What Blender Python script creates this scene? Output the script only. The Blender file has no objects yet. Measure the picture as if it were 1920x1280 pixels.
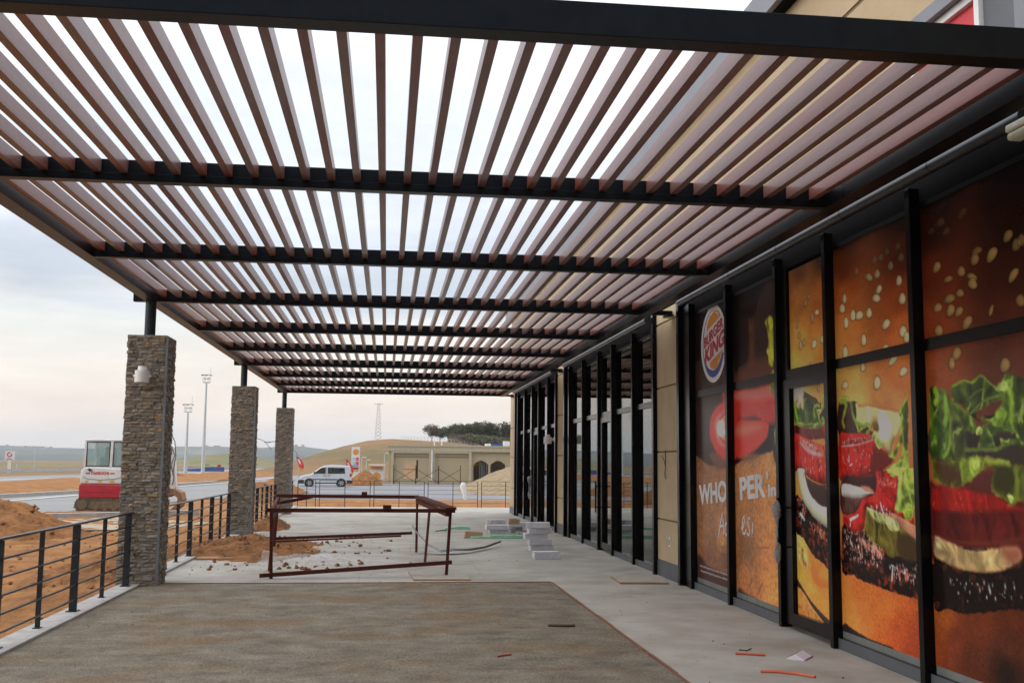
import bpy, bmesh, math, random
import numpy as np
from mathutils import Vector, Matrix
random.seed(7)
RNG = np.random.RandomState(5)
SC = bpy.context.scene
COL = SC.collection
PI = math.pi
R = math.radians

# ------------------------------------------------------------------ materials
def srgb(c):
    return tuple(((x/255)/12.92 if x/255 <= .04045 else ((x/255+.055)/1.055)**2.4) for x in c)

def _nodes(name):
    m = bpy.data.materials.new(name); m.use_nodes = True
    nt = m.node_tree; b = nt.nodes['Principled BSDF']
    return m, nt, b

def mat(name, col, rough=.6, col2=None, scale=4., detail=6., lo=.35, hi=.65, stretch=(1, 1, 1), bump=0., bscale=40.,
        metal=0., spec=.5, attr=False, col3=None, scale3=1., lo3=.5, hi3=.65, stretch3=(1, 1, 1), rvar=0., trans=0., alpha=1., coat=0., bdist=.02, grain=0., gscale=160.):
    m, nt, b = _nodes(name)
    N, Lk = nt.nodes, nt.links
    b.inputs['Roughness'].default_value = rough
    b.inputs['Metallic'].default_value = metal
    b.inputs['Specular IOR Level'].default_value = spec
    b.inputs['Coat Weight'].default_value = coat
    b.inputs['Alpha'].default_value = alpha
    b.inputs['Transmission Weight'].default_value = trans
    geo = N.new('ShaderNodeNewGeometry')
    def noise(sc, st, det):
        mp = N.new('ShaderNodeMapping'); mp.inputs['Scale'].default_value = st
        Lk.new(geo.outputs['Position'], mp.inputs['Vector'])
        n = N.new('ShaderNodeTexNoise'); n.inputs['Scale'].default_value = sc; n.inputs['Detail'].default_value = det
        n.inputs['Roughness'].default_value = .62
        Lk.new(mp.outputs['Vector'], n.inputs['Vector'])
        return n.outputs['Fac']
    def ramp(fac, a, z):
        r = N.new('ShaderNodeMapRange'); r.inputs['From Min'].default_value = a; r.inputs['From Max'].default_value = z
        Lk.new(fac, r.inputs['Value']); return r.outputs['Result']
    def mix(fac, a, c, mode='MIX'):
        x = N.new('ShaderNodeMix'); x.data_type = 'RGBA'; x.blend_type = mode
        if isinstance(fac, float): x.inputs['Factor'].default_value = fac
        else: Lk.new(fac, x.inputs['Factor'])
        for s, v in ((6, a), (7, c)):
            if isinstance(v, tuple): x.inputs[s].default_value = (*v, 1)
            else: Lk.new(v, x.inputs[s])
        return x.outputs[2]
    out = tuple(col)
    if attr:
        at = N.new('ShaderNodeAttribute'); at.attribute_name = 'Col'; out = at.outputs['Color']
    if col2 is None: col2 = tuple(c*.82 for c in col)
    f = ramp(noise(scale, stretch, detail), lo, hi)
    if attr: out = mix(f, out, mix(1., out, (.78, .78, .78), 'MULTIPLY'))
    else: out = mix(f, out, tuple(col2))
    if col3 is not None:
        out = mix(ramp(noise(scale3, stretch3, 8.), lo3, hi3), out, tuple(col3))
    if grain:
        g = N.new('ShaderNodeMapRange'); g.inputs['From Min'].default_value = .3; g.inputs['From Max'].default_value = .7; g.inputs['To Min'].default_value = 1-grain; g.inputs['To Max'].default_value = 1+grain
        Lk.new(noise(gscale, (1, 1, 1), 3.), g.inputs['Value']); v = N.new('ShaderNodeVectorMath'); v.operation = 'SCALE'; Lk.new(out, v.inputs[0]); Lk.new(g.outputs['Result'], v.inputs['Scale']); out = v.outputs[0]
    Lk.new(out, b.inputs['Base Color'])
    if rvar:
        r = N.new('ShaderNodeMapRange'); r.inputs['To Min'].default_value = rough-rvar; r.inputs['To Max'].default_value = rough+rvar
        Lk.new(noise(scale*2.3, (1, 1, 1), 4.), r.inputs['Value']); Lk.new(r.outputs['Result'], b.inputs['Roughness'])
    if bump:
        bp = N.new('ShaderNodeBump'); bp.inputs['Strength'].default_value = bump; bp.inputs['Distance'].default_value = bdist
        Lk.new(noise(bscale, stretch, 8.), bp.inputs['Height']); Lk.new(bp.outputs['Normal'], b.inputs['Normal'])
    return m

def glass_mat(name, tint=(.75, .8, .8), ior=1.9, rough=.01):
    m, nt, b = _nodes(name); N, Lk = nt.nodes, nt.links
    tr = N.new('ShaderNodeBsdfTransparent'); tr.inputs['Color'].default_value = (*tint, 1)
    gl = N.new('ShaderNodeBsdfGlossy'); gl.inputs['Roughness'].default_value = rough; gl.inputs['Color'].default_value = (.93, .96, .96, 1)
    fr = N.new('ShaderNodeFresnel'); fr.inputs['IOR'].default_value = ior
    n = N.new('ShaderNodeTexNoise'); n.inputs['Scale'].default_value = 1.3
    bp = N.new('ShaderNodeBump'); bp.inputs['Strength'].default_value = .012; bp.inputs['Distance'].default_value = .05
    Lk.new(n.outputs['Fac'], bp.inputs['Height']); Lk.new(bp.outputs['Normal'], gl.inputs['Normal'])
    mx = N.new('ShaderNodeMixShader')
    Lk.new(fr.outputs['Fac'], mx.inputs['Fac']); Lk.new(tr.outputs[0], mx.inputs[1]); Lk.new(gl.outputs[0], mx.inputs[2])
    Lk.new(mx.outputs[0], N['Material Output'].inputs['Surface']); N.remove(b)
    return m

M = {}
M['concrete'] = mat('concrete_white', (.385, .365, .33), .88, (.28, .258, .222), 1.3, 9, .35, .7, bump=.25, bscale=60, col3=(.205, .165, .12), scale3=.75, lo3=.50, hi3=.78, bdist=.004, grain=.07, gscale=70)
M['screed'] = mat('rough_screed', (.235, .206, .162), .97, (.12, .102, .078), 3.2, 15, .34, .68, (.75, .95, 1), bump=1., bscale=45,
                  col3=(.18, .112, .056), scale3=1.2, lo3=.48, hi3=.72, stretch3=(.6, 1.0, 1), bdist=.022, spec=.2, grain=.42, gscale=55)
M['kerb'] = mat('kerb_concrete', (.42, .41, .39), .9, (.3, .29, .27), 5, 8, bump=.4, bscale=30, bdist=.01)
M['dirt'] = mat('orange_dirt', (.34, .158, .054), .95, (.19, .083, .030), 1.3, 12, .36, .66, bump=.9, bscale=7, col3=(.36, .215, .10), scale3=.5, lo3=.55, hi3=.8, bdist=.12, spec=.2)
M['dirtpile'] = mat('heaped_dirt', (.30, .135, .047), .95, (.15, .066, .025), 3.2, 12, .36, .66, bump=1., bscale=14, bdist=.08, spec=.2)
M['sand'] = mat('pale_sand', (.28, .205, .115), .95, (.17, .12, .065), 2.2, 12, .36, .66, bump=.8, bscale=9, bdist=.08)
M['asphalt'] = mat('road_concrete', (.215, .212, .21), .9, (.17, .168, .165), .35, 10, .35, .7, (.35, 1, 1), bump=.2, bscale=30, col3=(.25, .21, .16), scale3=.16, lo3=.52, hi3=.8)
M['yard'] = mat('yard_asphalt', (.19, .19, .2), .9, (.14, .14, .145), .5, 10, .35, .7, bump=.2, bscale=20)
M['roadline'] = mat('road_paint', (.75, .75, .73), .8, (.55, .55, .53), 1.5)
M['paleground'] = mat('pale_gravel', (.35, .30, .225), .95, (.27, .21, .14), 1.5, 10, bump=.4, bscale=12)
M['meadow'] = mat('meadow_earth', (.21, .105, .038), .95, (.105, .085, .026), .035, 12, .40, .62, bump=.6, bscale=2., col3=(.20, .12, .05), scale3=.35, lo3=.5, hi3=.75, bdist=.5)
M['mound'] = mat('grassy_mound', (.105, .115, .036), .95, (.21, .125, .05), .06, 12, .42, .68, bump=.6, bscale=1., bdist=.5)
M['farhill'] = mat('far_wooded_hill', (.06, .075, .06), .95, (.04, .05, .045), .006, 12, .4, .62, col3=(.16, .16, .11), scale3=.004, lo3=.55, hi3=.7)
M['steel'] = mat('anthracite_steel', (.011, .013, .017), .36, (.014, .017, .021), 9, 5, metal=.8, spec=.2, rvar=.05)
M['alu'] = mat('grey_cladding', (.20, .205, .235), .42, (.175, .18, .205), 2., 4, spec=.5)
M['slat'] = mat('brown_slat', (.20, .072, .055), .42, (.145, .05, .036), 6, 8, .3, .7, (6, .5, 6), spec=.7, coat=.22, rvar=.05)
M['railpaint'] = mat('slate_paint', (.028, .036, .044), .36, (.022, .028, .035), 9, 5, metal=.4, spec=.4)
M['mullion'] = mat('black_aluminium', (.011, .011, .012), .24, (.014, .014, .015), 8, 4, metal=.85, spec=.2, rvar=.06)
M['tube'] = mat('tube_grey', (.045, .047, .052), .3, (.035, .037, .041), 5, 4, metal=.5, spec=.5)
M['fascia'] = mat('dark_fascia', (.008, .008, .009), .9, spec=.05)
M['stucco'] = mat('tan_stucco', (.50, .39, .245), .92, (.44, .34, .21), 2.2, 9, bump=.5, bscale=120, bdist=.004)
M['joint'] = mat('dark_joint', (.21, .155, .09), .95)  # plain darker tan for wall groove, panel joints and lintel line
M['plinth'] = mat('grey_plinth', (.105, .11, .125), .5, (.085, .09, .10), 4, 6)
M['stone'] = mat('split_stone', (.2, .18, .15), .92, scale=22, detail=10, attr=True, bump=.7, bscale=70, bdist=.008)
M['zinc'] = mat('zinc_trim', (.20, .22, .24), .45, metal=.3)
M['plastic_white'] = mat('white_plastic', (.74, .74, .74), .45, (.68, .68, .67), 12)
M['cream_plastic'] = mat('cream_plastic', (.62, .63, .5), .5, (.55, .56, .44), 12)
M['rust'] = mat('rusty_steel', (.095, .02, .012), .7, (.055, .015, .01), 14, 9, .35, .65, bump=.3, bscale=60, col3=(.19, .095, .06), scale3=5, lo3=.66, hi3=.8, bdist=.004, spec=.15)
M['block'] = mat('white_block', (.62, .62, .66), .9, (.52, .52, .56), 9, 9, bump=.5, bscale=70, col3=(.42, .42, .45), scale3=5, lo3=.55, hi3=.8, bdist=.006)
M['cardboard'] = mat('cardboard', (.42, .27, .17), .9, (.36, .22, .13), 8)
M['board'] = mat('dusty_board', (.37, .345, .30), .9, (.30, .27, .225), 5, 8)
M['boardedge'] = mat('board_edge', (.36, .2, .1), .9)
M['foamgreen'] = mat('green_foam', (.30, .62, .42), .8, (.24, .5, .36), 9)
M['polythene'] = mat('clear_polythene', (.86, .88, .9), .25, (.8, .82, .85), 9, alpha=.17, bump=.6, bscale=14, spec=.7, bdist=.05)
M['bag'] = mat('plastic_wrap', (.46, .45, .44), .35, (.24, .235, .23), 38, alpha=.85, bump=.6, bscale=40, bdist=.02)
M['bagwhite'] = mat('white_bag', (.82, .82, .84), .5, (.7, .7, .73), 20)
M['blackstrip'] = mat('black_sheet', (.025, .025, .028), .4, (.05, .05, .055), 20)
M['greysheet'] = mat('grey_sheet', (.32, .32, .35), .45)
M['orange'] = mat('orange_tube', (.62, .12, .05), .5)
M['redtube'] = mat('dull_red_tube', (.4, .09, .07), .6)
M['darkwood'] = mat('dark_stick', (.10, .055, .03), .9)
M['paper'] = mat('printed_card', (.72, .69, .76), .6, (.66, .63, .7), 30)
M['cardink'] = mat('card_ink', (.16, .03, .08), .6); M['cardgrey'] = mat('card_grey', (.3, .3, .34), .6)
M['exwhite'] = mat('machine_white', (.66, .67, .68), .4, (.55, .54, .52), 3, 8, spec=.5)
M['exred'] = mat('machine_red', (.42, .015, .03), .38, (.33, .012, .022), 4, spec=.5)
M['exblack'] = mat('machine_black', (.02, .022, .024), .5)
M['exgrey'] = mat('machine_grey', (.17, .18, .18), .6)
M['mud'] = mat('dried_mud', (.19, .13, .08), .95, (.12, .085, .055), 9, 9, bump=.8, bscale=25)
M['track'] = mat('muddy_rubber', (.06, .052, .04), .9, (.13, .095, .06), 7, 9, .4, .62, bump=.5, bscale=30)
M['bucket'] = mat('rusty_bucket', (.27, .15, .075), .8, (.17, .085, .04), 6, 9, bump=.4, bscale=20)
M['exglass'] = mat('cab_glass', (.25, .40, .38), .06, (.32, .45, .44), 2, spec=.8, alpha=.42)
M['yellow'] = mat('yellow_mark', (.66, .40, .03), .5)
M['redink'] = mat('red_ink', (.5, .035, .04), .5)
M['van'] = mat('silver_van', (.60, .64, .68), .28, (.57, .61, .65), 1.5, spec=.6, coat=.6)
M['vanblack'] = mat('van_trim', (.03, .032, .035), .6)
M['vanglass'] = mat('van_glass', (.025, .03, .03), .05, spec=.9)
M['tyre'] = mat('tyre_rubber', (.018, .018, .02), .8)
M['rim'] = mat('alloy_rim', (.55, .56, .58), .35, metal=.6)
M['tail'] = mat('tail_lamp', (.35, .02, .02), .2)
M['signwhite'] = mat('sign_white', (.80, .80, .81), .45); M['signyellow'] = mat('sign_yellow', (.80, .46, .02), .45); M['signred'] = mat('sign_red', (.68, .03, .04), .45)
M['pricered'] = mat('price_red', (.78, .06, .13), .45); M['pricecyan'] = mat('price_cyan', (.42, .68, .72), .45); M['teal'] = mat('sign_teal', (.06, .33, .42), .45)
M['signmaroon'] = mat('sign_maroon', (.27, .02, .03), .45); M['signgreen'] = mat('sign_green', (.02, .42, .2), .45)
M['flag'] = mat('flag_red', (.68, .035, .05), .7, (.58, .03, .045), 3); M['blue'] = mat('hoarding_blue', (.03, .09, .32), .6)
M['mast'] = mat('mast_paint', (.52, .56, .57), .5, (.46, .5, .51), 1); M['lattice'] = mat('galvanised', (.40, .42, .44), .5)
M['render'] = mat('beige_render', (.42, .345, .215), .92, (.42, .345, .22), .6, 9, bump=.2, bscale=20)
M['renderlt'] = mat('beige_trim', (.50, .43, .30), .92); M['dark'] = mat('dark_interior', (.04, .04, .042), .9)
M['bark'] = mat('tree_bark', (.09, .065, .05), .95, (.06, .045, .035), 6)
M['leaf_a'] = mat('leaf_dark', (.052, .072, .030), .8, (.085, .09, .036), .9); M['leaf_b'] = mat('leaf_olive', (.105, .105, .042), .8, (.06, .075, .03), .9)
M['leaf_c'] = mat('leaf_brown', (.13, .09, .05), .85, (.085, .065, .038), .9)
M['house'] = mat('far_house', (.52, .46, .43), .9); M['houseroof'] = mat('far_roof', (.30, .21, .18), .9)
M['inner'] = mat('interior_grey', (.74, .77, .75), .9, (.66, .69, .67), .8); M['innerfloor'] = mat('interior_floor', (.5, .51, .5), .8)
M['glass'] = glass_mat('window_glass', (.84, .92, .90), 2.6)
M['clearstrip'] = mat('glass_strip', (.20, .215, .205), .25, (.16, .175, .165), 9)
M['litepaint'] = mat('lit_sheen', (.5, .43, .37), .4)
M['logowhite'] = mat('logo_white', (.80, .80, .82), .5); M['logoblue'] = mat('logo_blue', (.035, .07, .33), .5)
M['logoorange'] = mat('logo_orange', (.72, .27, .015), .5); M['logored'] = mat('logo_red', (.50, .012, .03), .5); M['ink_white'] = mat('ink_white', (.80, .79, .80), .5)
M['ink_soft'] = mat('ink_soft', (.62, .55, .50), .5)
M['post_red'] = mat('post_red', (.5, .08, .06), .6)
M['grit'] = mat('sandy_grit', (.27, .235, .18), .95, (.16, .13, .095), 9, spec=.2)
M['gritbrown'] = mat('rusty_grit', (.22, .135, .07), .95, (.12, .06, .03), 9, spec=.2)
M['wire'] = mat('wire_dark', (.06, .06, .06), .7)

# slats come from different batches: each one a little redder or greyer
_nt = M['slat'].node_tree; _b = _nt.nodes['Principled BSDF']; _src = _b.inputs['Base Color'].links[0].from_socket
_oi = _nt.nodes.new('ShaderNodeObjectInfo'); _hs = _nt.nodes.new('ShaderNodeHueSaturation'); _mr = _nt.nodes.new('ShaderNodeMapRange')
_mr.inputs['To Min'].default_value = .72; _mr.inputs['To Max'].default_value = 1.2; _nt.links.new(_oi.outputs['Random'], _mr.inputs['Value']); _nt.links.new(_mr.outputs['Result'], _hs.inputs['Saturation'])
_nt.links.new(_src, _hs.inputs['Color']); _nt.links.new(_hs.outputs['Color'], _b.inputs['Base Color'])
# poster film: the printed picture is carried by the mesh's own colour layer
def film_mat():
    m, nt, b = _nodes('printed_film')
    at = nt.nodes.new('ShaderNodeAttribute'); at.attribute_name = 'Col'
    nt.links.new(at.outputs['Color'], b.inputs['Base Color'])
    b.inputs['Roughness'].default_value = .22; b.inputs['Specular IOR Level'].default_value = .1
    return m
M['film'] = film_mat()

# ------------------------------------------------------------------ geometry helpers
class MB:
    def __init__(s): s.v = []; s.f = []; s.mi = []; s.c = []
    def add(s, vs, fs, mi=0, col=None):
        o = len(s.v); s.v += [tuple(v) for v in vs]
        for f in fs: s.f.append([i+o for i in f]); s.mi.append(mi); s.c.append(col)
        return s
    def box(s, x0, x1, y0, y1, z0, z1, mi=0, col=None):
        v = [(x, y, z) for x in (x0, x1) for y in (y0, y1) for z in (z0, z1)]
        return s.add(v, [(0, 1, 3, 2), (4, 6, 7, 5), (0, 4, 5, 1), (2, 3, 7, 6), (0, 2, 6, 4), (1, 5, 7, 3)], mi, col)
    def obox(s, a, b, w, h, up=(0, 0, 1), mi=0):
        a, b = Vector(a), Vector(b); d = (b-a).normalized(); u = Vector(up)
        if abs(d.dot(u)) > .99: u = Vector((0, 1, 0))
        r = d.cross(u).normalized(); u = r.cross(d)
        v = [p+r*(sx*w/2)+u*(sz*h/2) for p in (a, b) for sx in (-1, 1) for sz in (-1, 1)]
        return s.add(v, [(0, 1, 3, 2), (4, 6, 7, 5), (0, 4, 5, 1), (2, 3, 7, 6), (0, 2, 6, 4), (1, 5, 7, 3)], mi)
    def tube(s, pts, r, n=8, mi=0, caps=True):
        pts = [Vector(p) for p in pts]; rs = r if isinstance(r, (list, tuple)) else [r]*len(pts); o = len(s.v)
        pu = None
        for i, p in enumerate(pts):
            d = (pts[min(i+1, len(pts)-1)]-pts[max(i-1, 0)]).normalized()
            u = Vector((0, 0, 1)) if pu is None else pu
            if abs(d.dot(u)) > .98: u = Vector((0, 1, 0)) if abs(d.y) < .9 else Vector((1, 0, 0))
            x = d.cross(u).normalized(); pu = x.cross(d).normalized()
            for k in range(n):
                t = 2*PI*k/n; s.v.append(tuple(p+x*(math.cos(t)*rs[i])+pu*(math.sin(t)*rs[i])))
        for i in range(len(pts)-1):
            for k in range(n):
                s.f.append([o+i*n+k, o+i*n+(k+1) % n, o+(i+1)*n+(k+1) % n, o+(i+1)*n+k]); s.mi.append(mi); s.c.append(None)
        if caps:
            s.f.append([o+k for k in range(n)][::-1]); s.f.append([o+(len(pts)-1)*n+k for k in range(n)]); s.mi += [mi, mi]; s.c += [None, None]
        return s
    def prism(s, poly, axis, a, b, mi=0):
        # poly: 2D outline in the two other axes, extruded along axis from a to b
        n = len(poly)
        def mk(p, t): return {'x': (t, p[0], p[1]), 'y': (p[0], t, p[1]), 'z': (p[0], p[1], t)}[axis]
        v = [mk(p, a) for p in poly]+[mk(p, b) for p in poly]
        f = [list(range(n))[::-1], list(range(n, 2*n))]+[[i, (i+1) % n, n+(i+1) % n, n+i] for i in range(n)]
        return s.add(v, f, mi)
    def grid(s, xs, ys, fz, mi=0):
        o = len(s.v); nx, ny = len(xs), len(ys)
        for y in ys:
            for x in xs: s.v.append((x, y, fz(x, y)))
        for j in range(ny-1):
            for i in range(nx-1):
                s.f.append([o+j*nx+i, o+j*nx+i+1, o+(j+1)*nx+i+1, o+(j+1)*nx+i]); s.mi.append(mi); s.c.append(None)
        return s
    def build(s, name, mats, parent=None, smooth=False, bevel=0., loc=None, fix=True):
        me = bpy.data.meshes.new(name)
        me.from_pydata(s.v, [], s.f)
        if not isinstance(mats, (list, tuple)): mats = [mats]
        for m in mats: me.materials.append(M[m] if isinstance(m, str) else m)
        me.polygons.foreach_set('material_index', s.mi)
        if any(c is not None for c in s.c):
            ca = me.color_attributes.new('Col', 'FLOAT_COLOR', 'CORNER')
            buf = []
            for f, c in zip(s.f, s.c): buf += list((*c, 1.) if c else (.2, .18, .15, 1.))*len(f)
            ca.data.foreach_set('color', buf)
        if fix or bevel:
            bm = bmesh.new(); bm.from_mesh(me)
            if fix: bmesh.ops.recalc_face_normals(bm, faces=bm.faces)
            if bevel: bmesh.ops.bevel(bm, geom=[e for e in bm.edges if len(e.link_faces) == 2 and e.calc_face_angle(0) > .5], offset=bevel, segments=2, profile=.5, affect='EDGES')
            bm.to_mesh(me); bm.free()
        if smooth:
            me.polygons.foreach_set('use_smooth', [True]*len(me.polygons))
            if smooth == 'auto': me.set_sharp_from_angle(angle=R(35))
        o = bpy.data.objects.new(name, me); COL.objects.link(o)
        if parent: o.parent = parent
        if loc is not None: o.location = loc
        return o

def tag(o, label, cat, group=None, kind=None):
    o['label'] = label; o['category'] = cat
    if group: o['group'] = group
    if kind: o['kind'] = kind
    return o
def structure(o): o['kind'] = 'structure'; return o
def thing(name, label, cat, loc=(0, 0, 0), rz=0., group=None):
    o = bpy.data.objects.new(name, None); COL.objects.link(o); o.location = loc; o.rotation_euler = (0, 0, rz); o.empty_display_size = .1
    return tag(o, label, cat, group)
def dup(root, loc, rz=None, label=None):
    r = root.copy(); COL.objects.link(r); r.location = loc
    if rz is not None: r.rotation_euler = (0, 0, rz)
    if label: r['label'] = label
    for ch in list(root.children):
        c = ch.copy(); COL.objects.link(c); c.parent = r
        for g in list(ch.children):
            d = g.copy(); COL.objects.link(d); d.parent = c
    return r

_T = {}
def vnoise(x, y, seed=0):
    # smooth value noise (numpy)
    if seed not in _T: _T[seed] = np.random.RandomState(seed).rand(256, 256)
    T = _T[seed]
    xi = np.floor(x).astype(int); yi = np.floor(y).astype(int); fx = x-xi; fy = y-yi
    fx = fx*fx*(3-2*fx); fy = fy*fy*(3-2*fy)
    a = T[xi % 256, yi % 256]; b = T[(xi+1) % 256, yi % 256]; c = T[xi % 256, (yi+1) % 256]; d = T[(xi+1) % 256, (yi+1) % 256]
    return (a*(1-fx)+b*fx)*(1-fy)+(c*(1-fx)+d*fx)*fy
def fbm(x, y, seed=0, o=4):
    t = 0; a = .5
    for k in range(o): t = t+a*vnoise(x*2**k, y*2**k, seed+k); a *= .5
    return t/(1-.5**o)

def text_mesh(name, body, mt, size, parent, origin, dx, dy, offset=0., shear=0., depth=.0015, spacing=1., sx=1., align='LEFT'):
    cu = bpy.data.curves.new(name, 'FONT'); cu.body = body; cu.size = size; cu.offset = offset; cu.shear = shear; cu.extrude = depth; cu.space_character = spacing; cu.align_x = align
    to = bpy.data.objects.new(name+'_curve', cu); COL.objects.link(to)
    bpy.context.view_layer.update()
    me = bpy.data.meshes.new_from_object(to.evaluated_get(bpy.context.evaluated_depsgraph_get()))
    COL.objects.unlink(to); bpy.data.objects.remove(to); bpy.data.curves.remove(cu)
    dx = Vector(dx).normalized(); dy = Vector(dy).normalized(); nz = dx.cross(dy)
    o0 = Vector(origin)
    for v in me.vertices: v.co = o0+dx*(v.co.x*sx)+dy*v.co.y+nz*v.co.z
    me.materials.clear(); me.materials.append(M[mt]); me.name = name
    o = bpy.data.objects.new(name, me); COL.objects.link(o)
    if parent: o.parent = parent
    return o
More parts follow.
